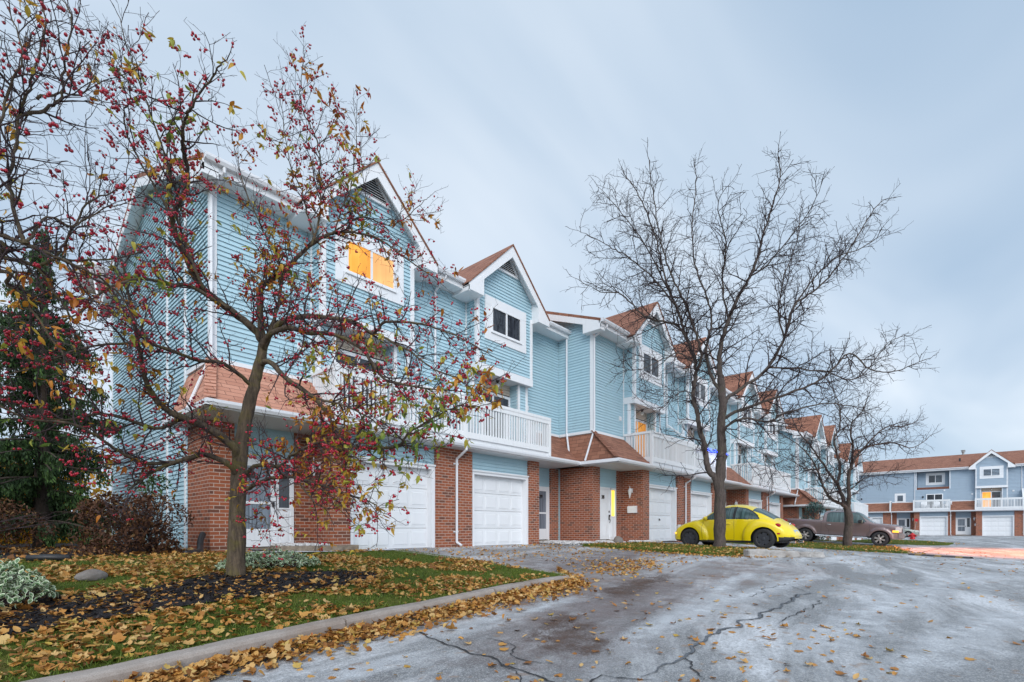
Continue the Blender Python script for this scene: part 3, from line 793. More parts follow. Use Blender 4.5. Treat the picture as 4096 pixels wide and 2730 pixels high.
# island lawns: fan-grid inside their outlines with a soft raised edge
def poly_sheet(name, P, zf, mat, n=26, rim=None, kind='structure', jitter=0):
    P = np.array(P, float); c = P.mean(0)
    pts = []
    for i in range(len(P)):
        a, b = P[i], P[(i + 1) % len(P)]
        k = max(2, int(np.linalg.norm(b - a) / .35))
        for q in range(k): pts.append(a + (b - a) * q / k)
    pts = np.array(pts)
    if jitter: pts = c + (pts - c) * (1 + jitter * np.array([noise.noise(Vector((x * 1.3, y * 1.3, 0))) for x, y in pts])[:, None])
    N = len(pts); v = []; f = []
    R_ = np.linspace(1, 0, n)[:-1]
    for r in R_:
        q = c + (pts - c) * r; z = zf(q[:, 0], q[:, 1])
        if rim is not None and r == 1: z = g(q[:, 0], q[:, 1]) + rim
        v += np.column_stack([q, z]).tolist()
    v.append([c[0], c[1], float(zf(c[0:1], c[1:2])[0])])
    for j in range(len(R_) - 1):
        for i in range(N): f.append((j*N+i, j*N+(i+1) % N, (j+1)*N+(i+1) % N, (j+1)*N+i))
    o = (len(R_) - 1) * N
    for i in range(N): f.append((o+i, o+(i+1) % N, len(v) - 1))
    me = bpy.data.meshes.new(name); me.from_pydata(v, [], f); me.materials.append(mat); me.polygons.foreach_set('use_smooth', [True]*len(f)); me.update()
    # face up
    if me.polygons[0].normal.z < 0: me.flip_normals()
    return tag(link_mesh(name, me), kind=kind)
for nm, P in ISL.items(): poly_sheet('lawn', P, island, M['grass'], rim=-.01)
# mulch beds
MUL = [(-2.5,5.9),(-1,5.45),(.2,5.25),(1.1,5.55),(2.0,5.70),(3.1,5.85),(4.0,6.15),(4.3,6.6),(4.0,6.9),(3.2,6.95),(2.2,7.0),(1.5,6.55),(.5,6.45),(-.8,7.2),(-2.4,7.2)]
poly_sheet('ground', MUL, lambda x, y: lawn1(x, y) + .014, M['mulch'], rim=None, jitter=.06)
MUL2 = [(-8,13),(-4,11.3),(0,11.2),(2.4,10.9),(3.66,11.3),(3.66,22),(-8,24)]
poly_sheet('ground', MUL2, lambda x, y: lawn1(x, y) + .016, M['mulch'], jitter=.02)
# white path to the door of the near house
poly_sheet('path', [(4.3,10.75),(5.2,10.35),(7.1,10.25),(7.35,10.35),(7.35,11.0),(6.4,10.95),(5.85,10.95),(5.7,11.75),(4.1,11.75)], lambda x, y: lawn1(x, y) + .02, M['walk'], n=10)
poly_sheet('path', [(14.0,10.05),(15.6,9.75),(16.4,9.25),(17.3,9.1),(17.5,9.6),(17.5,10.2),(16.0,10.15),(15.6,10.6),(15.5,11.6),(14.1,11.6)], lambda x, y: g(x, y) + .065, M['walk'], n=10)

# kerb
def sweep(name, path, prof, mat, closed=False):
    mb = MB(); rings = []
    for k, (p, nrm) in enumerate(path):
        rings.append([mb.V((p[0] + nrm[0]*a, p[1] + nrm[1]*a, p[2] + h)) for a, h in prof])
    n = len(prof)
    for a, b in zip(rings, rings[1:]):
        for j in range(n): mb.F([a[j], a[(j+1) % n], b[(j+1) % n], b[j]])
    mb.F(rings[0][::-1]); mb.F(rings[-1])
    return mb
def smooth_path(pts, step=.12):
    out = []
    for a, b in zip(pts, pts[1:]):
        a = Vector(a); b = Vector(b); k = max(1, int((b - a).length / step))
        out += [a.lerp(b, i / k) for i in range(k)]
    out.append(Vector(pts[-1])); return out
kp = [(x, float(curb_y(x))) for x in np.arange(-20, 6.81, .02)]
kp += [(7.0, 5.16), (7.2, 5.21), (7.38, 5.30), (7.48, 5.43), (7.52, 5.6)]
kp += [(7.52 - .18 * t, 5.6 + 4.75 * t) for t in np.linspace(.01, 1, 240)]
kv = [Vector((a, b)) for a, b in kp]; S = [0]
for a, b in zip(kv, kv[1:]): S.append(S[-1] + (b - a).length)
corner = S[len(np.arange(-20, 6.81, .02))]
cuts = [0, 8, 11, 14, 17.0, 19.95, 22.6, 25.1, 27.5, 29.2, S[-1] + .01]
segs = []
def top_h(s, x, y):
    z = float(lawn1(np.array([x]), np.array([y + .15]))[0]) if s < corner else float(lawn1(np.array([x - .12]), np.array([y]))[0])
    return z + .006
mbk = MB()
for s0, s1 in zip(cuts, cuts[1:]):
    ids = [i for i in range(len(kv)) if s0 + .004 <= S[i] <= s1 - .006]
    if len(ids) < 2: continue
    path = []
    for i in ids:
        d = (kv[min(i+1, len(kv)-1)] - kv[max(i-1, 0)]).normalized(); nrm = Vector((-d.y, d.x))
        p = kv[i]; w = noise.noise(Vector((p.x * 2.3, p.y * 2.3, 3))) * .006
        path.append(((p.x, p.y, top_h(S[i], p.x, p.y) + w), nrm))
    prof = [(-.005, -.40), (-.005, -.035), (.006, -.012), (.03, 0), (.15, .002), (.165, -.012), (.168, -.40)]
    sub = sweep('k', path, prof, None); o = len(mbk.v); mbk.v += sub.v; mbk.f += [tuple(i + o for i in f) for f in sub.f]; mbk.m += sub.m
tag(mbk.build('kerb', M['concrete']), kind='structure')

# cracks in the asphalt: narrow jagged sunken strips laid just over the surface
M['crack'] = mat_plain('tar crack', (.03, .03, .033), .9, .4, 20)
M['crack2'] = mat_plain('worn tar seam', (.11, .12, .135), .9, .3, 9)
def crack(pts, w, mat, br=0):
    mb = MB(); P = smooth_path(pts, .05); prev = None
    for k, p in enumerate(P):
        t = k / max(1, len(P) - 1); d = (P[min(k+1, len(P)-1)] - P[max(k-1, 0)]).normalized(); nrm = Vector((-d.y, d.x))
        q = p + nrm * (noise.noise(Vector((p.x * 3.1, p.y * 3.1, 1))) * .10 + noise.noise(Vector((p.x * 14, p.y * 14, 5))) * .035)
        ww = w * (.35 + .9 * abs(noise.noise(Vector((p.x * 7, p.y * 7, 9))))) * min(1, 6 * (1 - t) + .1)
        a, b = q + nrm * ww, q - nrm * ww
        za, zb = g(np.array([a.x, b.x]), np.array([a.y, b.y])) + .0085
        cur = (mb.V((a.x, a.y, za)), mb.V((b.x, b.y, zb)))
        if prev: mb.F([prev[0], cur[0], cur[1], prev[1]][::-1])
        prev = cur
    return mb
def pix2(px, py, z=-.5):
    d = (z - CAMZ) / ((2115 - py) / FPX); p = FW * d + RT * ((px - 2048) / FPX * d); return (p.x, p.y)
cr = MB()
def addc(mb):
    o = len(cr.v); cr.v += mb.v; cr.f += [tuple(i + o for i in f) for f in mb.f]; cr.m += mb.m
for pts, w in (([(1660, 2530), (1760, 2570), (1960, 2620), (2050, 2665), (2180, 2710), (2330, 2735), (2500, 2760)], .018),
               ([(1940, 2555), (2040, 2580), (2060, 2620), (2140, 2640), (2230, 2645)], .010), ([(1980, 2625), (2060, 2690), (2090, 2740)], .010),
               ([(3200, 2386), (3080, 2443), (2985, 2482)], .014), ([(2930, 2505), (2860, 2533), (2800, 2568), (2745, 2612)], .010),
               ([(3290, 2408), (3200, 2450), (3110, 2490)], .014), ([(3000, 2395), (3050, 2370), (3140, 2350), (3230, 2380)], .010),
               ([(2740, 2620), (2790, 2660), (2800, 2700)], .012), ([(2330, 2735), (2420, 2690), (2620, 2700)], .012),
               ([(3764, 2192), (3660, 2222), (3560, 2232), (3440, 2236)], .03)):
    addc(crack([pix2(*q) for q in pts], w, None))
cro = tag(crack([pix2(*q) for q in [(3230, 2380), (3080, 2440), (2960, 2490), (2860, 2530), (2790, 2570), (2700, 2640), (2560, 2690)]], .03, None).build('road', M['crack2']), kind='structure')
cro = cr.build('road', M['crack']); tag(cro, kind='structure')

# chalky salt bands and damp brown patches, thin films with ragged edges lying on the asphalt
def mat_film(name, col, lo, hi, grain, amt):
    m = NT(name); a = m.n('ShaderNodeAttribute', attribute_name='tint'); p = m.pos()
    big = m.noise(p, 3.2, 6, .7); fine = m.noise(p, grain, 4, .8)
    st = lambda x: m.ramp(x, [(.30, (0,0,0)), (.70, (1,1,1))])
    v = m.math('ADD', m.math('MULTIPLY', a.outputs['Fac'], .40), m.math('ADD', m.math('MULTIPLY', st(big), .38), m.math('MULTIPLY', st(fine), .40)))
    fac = m.math('MULTIPLY', m.ramp(v, [(lo, (0,0,0)), (hi, (1,1,1))]), amt)
    m.l(m.mix(fine, tuple(c * .8 for c in col), col), m.b.inputs['Base Color']); m.set('Roughness', .85)
    t = m.n('ShaderNodeBsdfTransparent'); x = m.n('ShaderNodeMixShader'); m.l(fac, x.inputs[0]); m.l(t.outputs[0], x.inputs[1]); m.l(m.b.outputs[0], x.inputs[2]); m.l(x.outputs[0], m.out.inputs[0])
    return m.mat
M['chalk'] = mat_film('chalk film', (.70, .72, .75), .52, .98, 60, .9); M['damp'] = mat_film('damp leaf stain', (.12, .07, .05), .55, .92, 34, .85); M['mauve'] = mat_film('mauve grey wear', (.24, .195, .19), .45, .95, 50, .75)
LAY = [.0008]
def film(pts, w, mat):
    LAY[0] += .0004
    P = smooth_path([Vector(pix2(*q, -.47)) for q in pts], .12); mb = MB(); tint = []; prev = None
    for k, p in enumerate(P):
        t = k / (len(P) - 1); d = (P[min(k+1, len(P)-1)] - P[max(k-1, 0)]).normalized(); nrm = Vector((-d.y, d.x)); cur = []
        for u, tv in ((-1, 0), (-.5, .7), (0, 1), (.5, .7), (1, 0)):
            q = p + nrm * u * w; cur.append(mb.V((q.x, q.y, float(g(np.array([q.x]), np.array([q.y]))[0]) + LAY[0]))); tint.append(tv * min(1, 5 * t, 5 * (1 - t)))
        if prev:
            for j in range(4): mb.F([prev[j], cur[j], cur[j+1], prev[j+1]])
        prev = cur
    o = mb.build('road', mat); a = o.data.attributes.new('tint', 'FLOAT', 'POINT'); a.data.foreach_set('value', tint); tag(o, kind='structure')
film([(1980, 2760), (2150, 2600), (2330, 2480), (2520, 2390), (2680, 2320)], 1.0, M['mauve'])
film([(2180, 2330), (2400, 2270), (2700, 2240)], 1.3, M['mauve'])
film([(1600, 2600), (1760, 2535), (1960, 2480), (2190, 2425), (2330, 2385)], .26, M['chalk'])
film([(2280, 2760), (2400, 2660), (2490, 2570), (2620, 2490), (2800, 2400), (2950, 2330), (3100, 2290)], .30, M['chalk'])
film([(2480, 2310), (2640, 2292), (2850, 2270), (3100, 2262)], .35, M['chalk'])
film([(2540, 2510), (2700, 2470), (2900, 2400), (3300, 2310)], .35, M['chalk'])
film([(1300, 2720), (1450, 2650), (1700, 2590)], .22, M['chalk'])
film([(3000, 2720), (3250, 2560), (3500, 2430), (3800, 2330), (4090, 2290)], .5, M['chalk'])
film([(3500, 2730), (3750, 2560), (4090, 2420)], .4, M['chalk'])
film([(2400, 2400), (2500, 2365), (2600, 2335), (2690, 2310)], .42, M['damp'])
film([(2180, 2600), (2270, 2530), (2350, 2470)], .28, M['damp'])
film([(2080, 2560), (2200, 2500), (2300, 2440)], .22, M['damp'])
film([(2330, 2600), (2420, 2530)], .16, M['damp'])

# ------------------------------------------------------------------ scattering helper
def instances(name, tmpls, pos, rot, scale, mats, tint=None, kind=None, parent=None, smooth=False):
    """many copies of small templates merged in one mesh; tmpls: list of (V,F[,midx]); pos (n,3), rot (n,3,3)"""
    n = len(pos); pick = np.random.randint(0, len(tmpls), n)
    VV = []; loops = []; sizes = []; tt = []; off = 0
    for k, (V, F) in enumerate(tmpls):
        idx = np.where(pick == k)[0]
        if not len(idx): continue
        V = np.array(V, float)
        P = np.einsum('nij,vj->nvi', rot[idx], V) * scale[idx][:, None, None] + pos[idx][:, None, :]
        VV.append(P.reshape(-1, 3)); nv = len(V)
        fl = np.concatenate([np.array(f) for f in F]); fs = np.array([len(f) for f in F])
        base = off + np.arange(len(idx)) * nv
        loops.append((fl[None, :] + base[:, None]).ravel()); sizes.append(np.tile(fs, len(idx)))
        if tint is not None: tt.append(np.repeat(tint[idx], nv))
        off += len(idx) * nv
    VV = np.concatenate(VV); loops = np.concatenate(loops); sizes = np.concatenate(sizes)
    me = bpy.data.meshes.new(name)
    me.vertices.add(len(VV)); me.vertices.foreach_set('co', VV.ravel())
    me.loops.add(len(loops)); me.loops.foreach_set('vertex_index', loops.astype(np.int32))
    me.polygons.add(len(sizes)); st = np.concatenate([[0], np.cumsum(sizes)[:-1]])
    me.polygons.foreach_set('loop_start', st.astype(np.int32))
    me.update(calc_edges=True); me.validate()
    for m in (mats if isinstance(mats, list) else [mats]): me.materials.append(m)
    if tint is not None:
        a = me.attributes.new('tint', 'FLOAT', 'POINT'); a.data.foreach_set('value', np.concatenate(tt))
    if smooth: me.polygons.foreach_set('use_smooth', [True] * len(sizes))
    o = link_mesh(name, me, parent)
    if kind: o['kind'] = kind
    return o
def rots(yaw, pitch, roll):
    cy, sy, cp, sp, cr_, sr = np.cos(yaw), np.sin(yaw), np.cos(pitch), np.sin(pitch), np.cos(roll), np.sin(roll)
    z = np.zeros_like(yaw); o = np.ones_like(yaw)
    Rz = np.stack([np.stack([cy, -sy, z], -1), np.stack([sy, cy, z], -1), np.stack([z, z, o], -1)], -2)
    Rx = np.stack([np.stack([o, z, z], -1), np.stack([z, cp, -sp], -1), np.stack([z, sp, cp], -1)], -2)
    Ry = np.stack([np.stack([cr_, z, sr], -1), np.stack([z, o, z], -1), np.stack([-sr, z, cr_], -1)], -2)
    return Rz @ Rx @ Ry
def maple(curl, seed):
    rs = np.random.RandomState(seed); V = [(0, 0, 0)]; A = [-90, -62, -20, -2, 12, 38, 52, 68, 90, 112, 128, 142, 168, 182, 200, 242]
    Rr = [.34, .47, .54, .44, .58, .60, .46, .50, .66, .50, .46, .60, .58, .44, .54, .47]
    for a, r in zip(A, Rr):
        r *= rs.uniform(.88, 1.1); x, y = r * math.cos(R(a)), r * math.sin(R(a)); V.append((x, y, curl * (x*x*1.6 + .5*y*y) * rs.uniform(.5, 1.4) + rs.uniform(-.05, .05)))
    n = len(A); F = [(0, i + 1, (i + 1) % n + 1) for i in range(n)]
    return V, F
def oval(curl, fold, bend):
    V = []; F = []
    prof = [(0, -.5), (.20, -.28), (.27, -.02), (.18, .26), (0, .52)]
    mid = [(0, y, curl * (y + .5) ** 2) for _, y in prof]
    V += [(0, y - .0, z) for (_, y, z) in mid]
    for sg in (-1, 1):
        V += [(sg * x, y, curl * (y + .5) ** 2 + fold * x + bend * x * y) for (x, y) in prof[1:-1]]
    F = [(0, 1, 5), (1, 2, 6, 5), (2, 3, 7, 6), (3, 4, 7), (0, 8, 1), (1, 8, 9, 2), (2, 9, 10, 3), (3, 10, 4)]
    return V, F
LEAVES_M = [maple(.2, 1), maple(.45, 2), maple(-.4, 3), maple(.7, 4), maple(-.7, 5), oval(.3, .4, .3), oval(-.4, .7, -.3)]
LEAVES_O = [oval(.55, .35, .3), oval(-.5, .7, -.4), oval(.9, .9, .5), oval(-.9, .4, .2)]
M['fallen'] = mat_tint('fallen leaf', [(0, (.13, .055, .018)), (.2, (.26, .105, .028)), (.42, (.46, .20, .045)), (.62, (.58, .30, .075)), (.78, (.64, .42, .18)), (.90, (.48, .33, .06)), (1, (.44, .14, .06))], .6, .12)
M['grassblade'] = mat_tint('grass blade', [(0, (.05, .085, .010)), (.45, (.12, .19, .022)), (.8, (.21, .25, .04)), (1, (.34, .28, .09))], .5, .2)

rs = np.random.RandomState(11)
def scatter_leaves(name, x, y, zf, size, lift=.012, tl=.5, dark=0):
    n = len(x); z = zf(x, y) + .008 + rs.uniform(0, lift, n)
    rot = rots(rs.uniform(0, 6.28, n), rs.normal(0, tl, n), rs.normal(0, tl, n))
    t = np.clip(rs.beta(2.2, 1.8, n) - dark, 0, 1)
    return np.column_stack([x, y, z]), rot, size * rs.lognormal(0, .28, n), t
packs = []
# lawn
n = 24000; x = rs.uniform(-4, 7.4, n); y = curb_y(x) + .16 + rs.beta(1.05, 1.35, n) * 7.0
nz = np.array([noise.noise(Vector((a * .9, b * .9, 0))) + .5 * noise.noise(Vector((a * 2.6, b * 2.6, 4))) for a, b in zip(x, y)])
thin = np.clip((x - 3.0) / 4, 0, 1) * .55 + np.clip((y - 8) / 3, 0, .35)
keep = (nz > -.35 + thin * .85 + rs.uniform(-.2, .2, n)) & (y < 11.6)
inm = inpoly(x, y, MUL); keep &= ~(inm & (rs.uniform(0, 1, n) < np.clip(.15 + x * .2, 0, .62)))
packs.append(scatter_leaves('', x[keep], y[keep], lawn1, .084, .022, .30))
# under the hedges
n = 2500; x = rs.uniform(-6, 3.6, n); y = rs.uniform(10.6, 17, n); packs.append(scatter_leaves('', x, y, lambda a, b: lawn1(a, b) + .02, .08, .03, .35, .12))
# gutter drift along the kerb
n = 4600; x = rs.uniform(-2, 8.1, n); e = np.abs(rs.normal(0, 1, n)) * (.16 + .10 * np.clip(x / 6, 0, 1)); y = np.where(x < 7.0, curb_y(x), 5.15 + (x - 7) * .9) - .02 - e
packs.append((lambda p, e: (p[0] + np.column_stack([np.zeros((n, 2)), .07 * np.exp(-e * 5) * rs.uniform(0, 1, n)]), p[1], p[2], p[3]))(scatter_leaves('', x, y, g, .080, .03, .36), e))
# driveway and road
n = 1500; x = rs.uniform(7.6, 13.8, n); y = 5.0 + rs.beta(1, 1, n) * 5.9
k = np.array([noise.noise(Vector((a * .8, b * .5, 7))) for a, b in zip(x, y)]) > -.12 + rs.uniform(-.2, .2, n)
packs.append(scatter_leaves('', x[k], y[k], g, .075, .012, .3))
n = 500; x = rs.normal(9.9, .9, n); y = 5.55 + .12 * (x - 9.9) + rs.normal(0, .35, n); packs.append(scatter_leaves('', x, y, g, .08, .02, .4))
n = 1300; x = rs.uniform(-1, 30, n); y = rs.uniform(-10, 4.2, n); packs.append(scatter_leaves('', x, y, g, .075, .006, .15))
n = 240; x = rs.uniform(.8, 6.5, n); y = rs.uniform(.4, 3.6, n); packs.append(scatter_leaves('', x, y, g, .082, .006, .12))
# islands
for P, nn in ((ISL['lawn.001'], 2600), (ISL['lawn.002'], 1500), (ISL['lawn.003'], 300)):
    P = np.array(P); x = rs.uniform(P[:, 0].min() - .6, P[:, 0].max() + .3, nn * 2); y = rs.uniform(P[:, 1].min() - .7, P[:, 1].max(), nn * 2)
    dd = inpoly(x, y, P.tolist()); edge = inpoly(x + .35, y + .5, P.tolist()) & ~dd
    k = (dd & (rs.uniform(0, 1, len(x)) < .38 + .4 * (y < P[:, 1].min() + 1.6))) | (edge & (rs.uniform(0, 1, len(x)) < .8))
    packs.append(scatter_leaves('', x[k], y[k], lambda a, b: g(a, b) + np.where(inpoly(a, b, P.tolist()), .06, .005), .078, .03, .45))
n = 700; x = rs.uniform(17.5, 23.6, n); y = rs.uniform(2.5, 9, n); k = rs.uniform(0, 1, n) < .35; packs.append(scatter_leaves('', x[k], y[k], g, .07, .006, .2))
pp = [np.concatenate([p[i] for p in packs]) for i in range(4)]
instances('fallen_leaves', LEAVES_M, pp[0], pp[1], pp[2] * .68, M['fallen'], pp[3], 'stuff')

# grass blades
BL = [([(-.06, 0, 0), (.06, 0, 0), (.035, .12, .55), (0, .35, 1.0)], [(0, 1, 2, 3)]), ([(-.05, 0, 0), (.05, 0, 0), (.02, -.2, .6), (0, -.5, .85)], [(0, 1, 2, 3)])]
def blades(n, region, zf, h):
    x, y = region(n); k = np.array([noise.noise(Vector((a * 1.1, b * 1.1, 9))) for a, b in zip(x, y)]) > -.42 + rs.uniform(-.25, .25, len(x))
    x, y = x[k], y[k]; m = len(x)
    return np.column_stack([x, y, zf(x, y) - .004]), rots(rs.uniform(0, 6.28, m), rs.normal(0, .35, m), rs.normal(0, .35, m)), h * rs.uniform(.6, 1.3, m), np.clip(rs.beta(2, 2.6, m), 0, 1)
def reg1(n):
    x = rs.uniform(-3.5, 7.4, n); y = curb_y(x) + .15 + rs.uniform(0, 1, n) ** 1.3 * (11.4 - curb_y(x)); k = ~inpoly(x, y, MUL) & ~((x > 4.2) & (y > 10.3)) & (y < 11.4); return x[k], y[k]
gp = [blades(90000, reg1, lawn1, .042)]
for P, nn in ((ISL['lawn.001'], 30000), (ISL['lawn.002'], 22000), (ISL['lawn.003'], 9000)):
    def rg(n, P=P):
        A = np.array(P); x = rs.uniform(A[:, 0].min(), A[:, 0].max(), n); y = rs.uniform(A[:, 1].min(), A[:, 1].max(), n); k = inpoly(x, y, P); return x[k], y[k]
    gp.append(blades(nn, rg, island, .055))
gq = [np.concatenate([p[i] for p in gp]) for i in range(4)]
instances('grass', BL, gq[0], gq[1], gq[2], M['grassblade'], gq[3], 'stuff')
# mulch chips
M['chip'] = mat_tint('mulch chip', [(0, (.006, .005, .007)), (.6, (.022, .017, .020)), (1, (.07, .045, .04))], .8)
CH = [([(-.5, -.12, 0), (.5, -.1, .05), (.45, .12, .1), (-.5, .1, .12)], [(0, 1, 2, 3)]), ([(-.5, -.15, 0), (.3, -.1, .1), (.5, .1, 0), (-.4, .14, .1)], [(0, 1, 2, 3)])]
n = 9000; x = rs.uniform(-2.5, 4.4, n); y = rs.uniform(4.9, 7.3, n); k = inpoly(x, y, MUL); x, y = x[k], y[k]; n = len(x)
instances('mulch_litter', CH, np.column_stack([x, y, lawn1(x, y) + .018 + rs.uniform(0, .015, n)]), rots(rs.uniform(0, 6.28, n), rs.normal(0, .35, n), rs.normal(0, .35, n)), rs.uniform(.03, .07, n), M['chip'], rs.beta(1.2, 2.5, n), 'stuff')
# white landscape gravel by the doors
PEB = []
for s in range(3):
    q = np.random.RandomState(s); b = bmesh.new(); bmesh.ops.create_icosphere(b, subdivisions=1, radius=.5)
    PEB.append(([tuple(np.array(v.co) * q.uniform(.7, 1.15, 3) * (1, .8, .6)) for v in b.verts], [tuple(v.index for v in f.verts) for f in b.faces])); b.free()
M['gravel'] = mat_tint('white gravel', [(0, (.45, .42, .40)), (.5, (.66, .64, .63)), (1, (.80, .79, .79))], .8)
GR = [[(4.9,11.72),(5.0,11.05),(5.84,10.9),(5.84,11.9),(5.0,11.95)], [(13.75,10.0),(15.6,9.6),(15.7,10.1),(15.5,11.7),(13.75,11.3)], [(15.3,9.3),(16.0,9.15),(16.2,10.05),(15.75,10.15)], [(17.4,9.05),(18.6,8.95),(18.6,9.35),(17.4,9.7)]]
gx = []; gy = []; gzo = []
for P, zo in zip(GR, (.10, .02, .06, .06)):
    A = np.array(P); x = rs.uniform(A[:, 0].min(), A[:, 0].max(), 1500); y = rs.uniform(A[:, 1].min(), A[:, 1].max(), 1500); k = inpoly(x, y, P); gx.append(x[k]); gy.append(y[k]); gzo.append(np.full(k.sum(), zo))
x, y, zo = map(np.concatenate, (gx, gy, gzo)); n = len(x)
instances('gravel', PEB, np.column_stack([x, y, np.maximum(g(x, y), np.where(x < 7, lawn1(x, y), -9)) + zo + rs.uniform(0, .05, n)]), rots(rs.uniform(0, 6, n), rs.uniform(0, 6, n), rs.uniform(0, 6, n)), rs.uniform(.04, .08, n), M['gravel'], rs.uniform(0, 1, n), 'stuff', smooth=True)
# ------------------------------------------------------------------ trees
def catmull(P, n=5):
    out = []
    P = [Vector(p) for p in P]
    for i in range(len(P) - 1):
        p0 = P[max(i - 1, 0)]; p1 = P[i]; p2 = P[i + 1]; p3 = P[min(i + 2, len(P) - 1)]
        for k in range(n):
            t = k / n
            out.append(.5 * ((2 * p1) + (p2 - p0) * t + (2 * p0 - 5 * p1 + 4 * p2 - p3) * t * t + (3 * p1 - p0 - 3 * p2 + p3) * t ** 3))
    out.append(P[-1]); return out
def rvec(rng): 
    v = Vector((rng.gauss(0, 1), rng.gauss(0, 1), rng.gauss(0, 1))); return v.normalized()

class Tree:
    def __init__(s, seed):
        s.rng = random.Random(seed); s.big = MB(); s.small = MB(); s.tips = []; s.along = []
    def limb(s, pts, r0, r1, wob=.02, n=8, big=True):
        P = catmull(pts, 6)
        P = [p + Vector((noise.noise(p * 3 + Vector((k, 0, 0))), noise.noise(p * 3 + Vector((0, 9, k))), noise.noise(p * 3.3))) * wob for k, p in enumerate(P)]
        m = len(P); rad = [(r0 + (r1 - r0) * (k / (m - 1)) ** .8) * (1 + .12 * noise.noise(p * 9)) for k, p in enumerate(P)]
        (s.big if big else s.small).tube(P, rad, n)
        return P, rad
    def grow(s, P, rad, lv, cfg):
        """children along polyline P"""
        rng = s.rng; c = cfg[lv]
        L = 0; nxt = c['start'] * rng.uniform(.5, 1.3); tot = sum((b - a).length for a, b in zip(P, P[1:]))
        side = rng.uniform(0, 6.28)
        for k, (a, b) in enumerate(zip(P, P[1:])):
            sg = (b - a).length; d = (b - a).normalized() if sg > 1e-6 else Vector((0, 0, 1))
            while nxt < L + sg:
                t = (nxt - L) / sg; p = a.lerp(b, t); r = rad[k]
                side += 2.4 + rng.uniform(-.6, .6)
                e1 = d.orthogonal().normalized(); e2 = d.cross(e1)
                pv = e1 * math.cos(side) + e2 * math.sin(side)
                ang = rng.uniform(*c['ang'])
                dr = (d * math.cos(ang) + pv * math.sin(ang) + Vector((0, 0, c['up']))).normalized()
                frac = nxt / tot
                ln = rng.uniform(*c['len']) * (1 - c.get('taper', .4) * frac)
                s.branch(p, dr, ln, min(r * .7, c['r']), lv, cfg)
                nxt += rng.uniform(*c['gap'])
            L += sg
        # leader continues as a twig
    def branch(s, p, d, ln, r, lv, cfg):
        rng = s.rng; c = cfg[lv]; n = max(2, int(ln / c['step'])); st = ln / n
        P = [p.copy()]; zig = 1
        for k in range(n):
            zig = -zig
            e = d.orthogonal().normalized()
            d = (d + rvec(rng) * c['jit'] + e * zig * c.get('zig', 0) + Vector((0, 0, c['grav'])) ).normalized()
            p = p + d * st; P.append(p.copy())
        rad = [max(c.get('rmin', .0012), r * (1 - .75 * k / n)) for k in range(n + 1)]
        s.small.tube(P, rad, c.get('n', 4), caps=False)
        s.tips.append((P[-1], d.copy(), lv))
        s.along += [(q, lv) for q in P[1:]]
        if lv + 1 < len(cfg): s.grow(P, rad, lv + 1, cfg)

def dpx(x, y, d): return at(x * 1.74076, y * 1.74076, d)
def limbs_from(lst):
    """[(x,y),...] in photo picture units with depth going from d0 to d1"""
    out = []
    for pts, d0, d1, r0, r1 in lst:
        m = len(pts); out.append(([dpx(x, y, d0 + (d1 - d0) * (k / (m - 1))) for k, (x, y) in enumerate(pts)], r0, r1))
    return out

M['bark_crab'] = mat_bark('crabapple bark', (.026, .019, .015), (.165, .120, .078), (.135, .115, .022))
M['bark_twig'] = mat_bark('dark twig bark', (.032, .020, .023), (.10, .066, .070), None, 30)
M['bark_bare'] = mat_bark('grey locust bark', (.035, .026, .024), (.13, .10, .085), (.085, .078, .05))
M['twig_bare'] = mat_bark('bare twig bark', (.020, .012, .013), (.055, .034, .034), None, 30)
M['bark_spruce'] = mat_bark('spruce bark', (.03, .022, .016), (.09, .065, .05))
M['crableaf'] = mat_tint('autumn crab leaf', [(0, (.30, .085, .022)), (.22, (.56, .19, .028)), (.42, (.68, .35, .045)), (.62, (.60, .46, .07)), (.82, (.40, .44, .07)), (1, (.16, .26, .05))], .45, .35)
M['berry'] = mat_plain('red crab berry', (.37, .012, .032), .25, .3, 40)
M['berry2'] = M['berry']

def leafy(parent, name, pts, size, mat, hang=.7, tints=None, seed=1, tmpl=None):
    q = np.random.RandomState(seed); n = len(pts)
    pos = np.array([tuple(p) for p in pts])
    yaw = q.uniform(0, 6.28, n); pitch = -hang + q.normal(0, .45, n); roll = q.normal(0, .5, n)
    rot = rots(yaw, pitch, roll)
    sz = size * q.uniform(.65, 1.25, n)
    pos = pos + np.einsum('nij,j->ni', rot, np.array([0, .5, 0])) * sz[:, None]
    t = tints if tints is not None else q.uniform(0, 1, n)
    return instances(name, tmpl or LEAVES_O, pos, rot, sz, mat, t, None, parent, smooth=True)

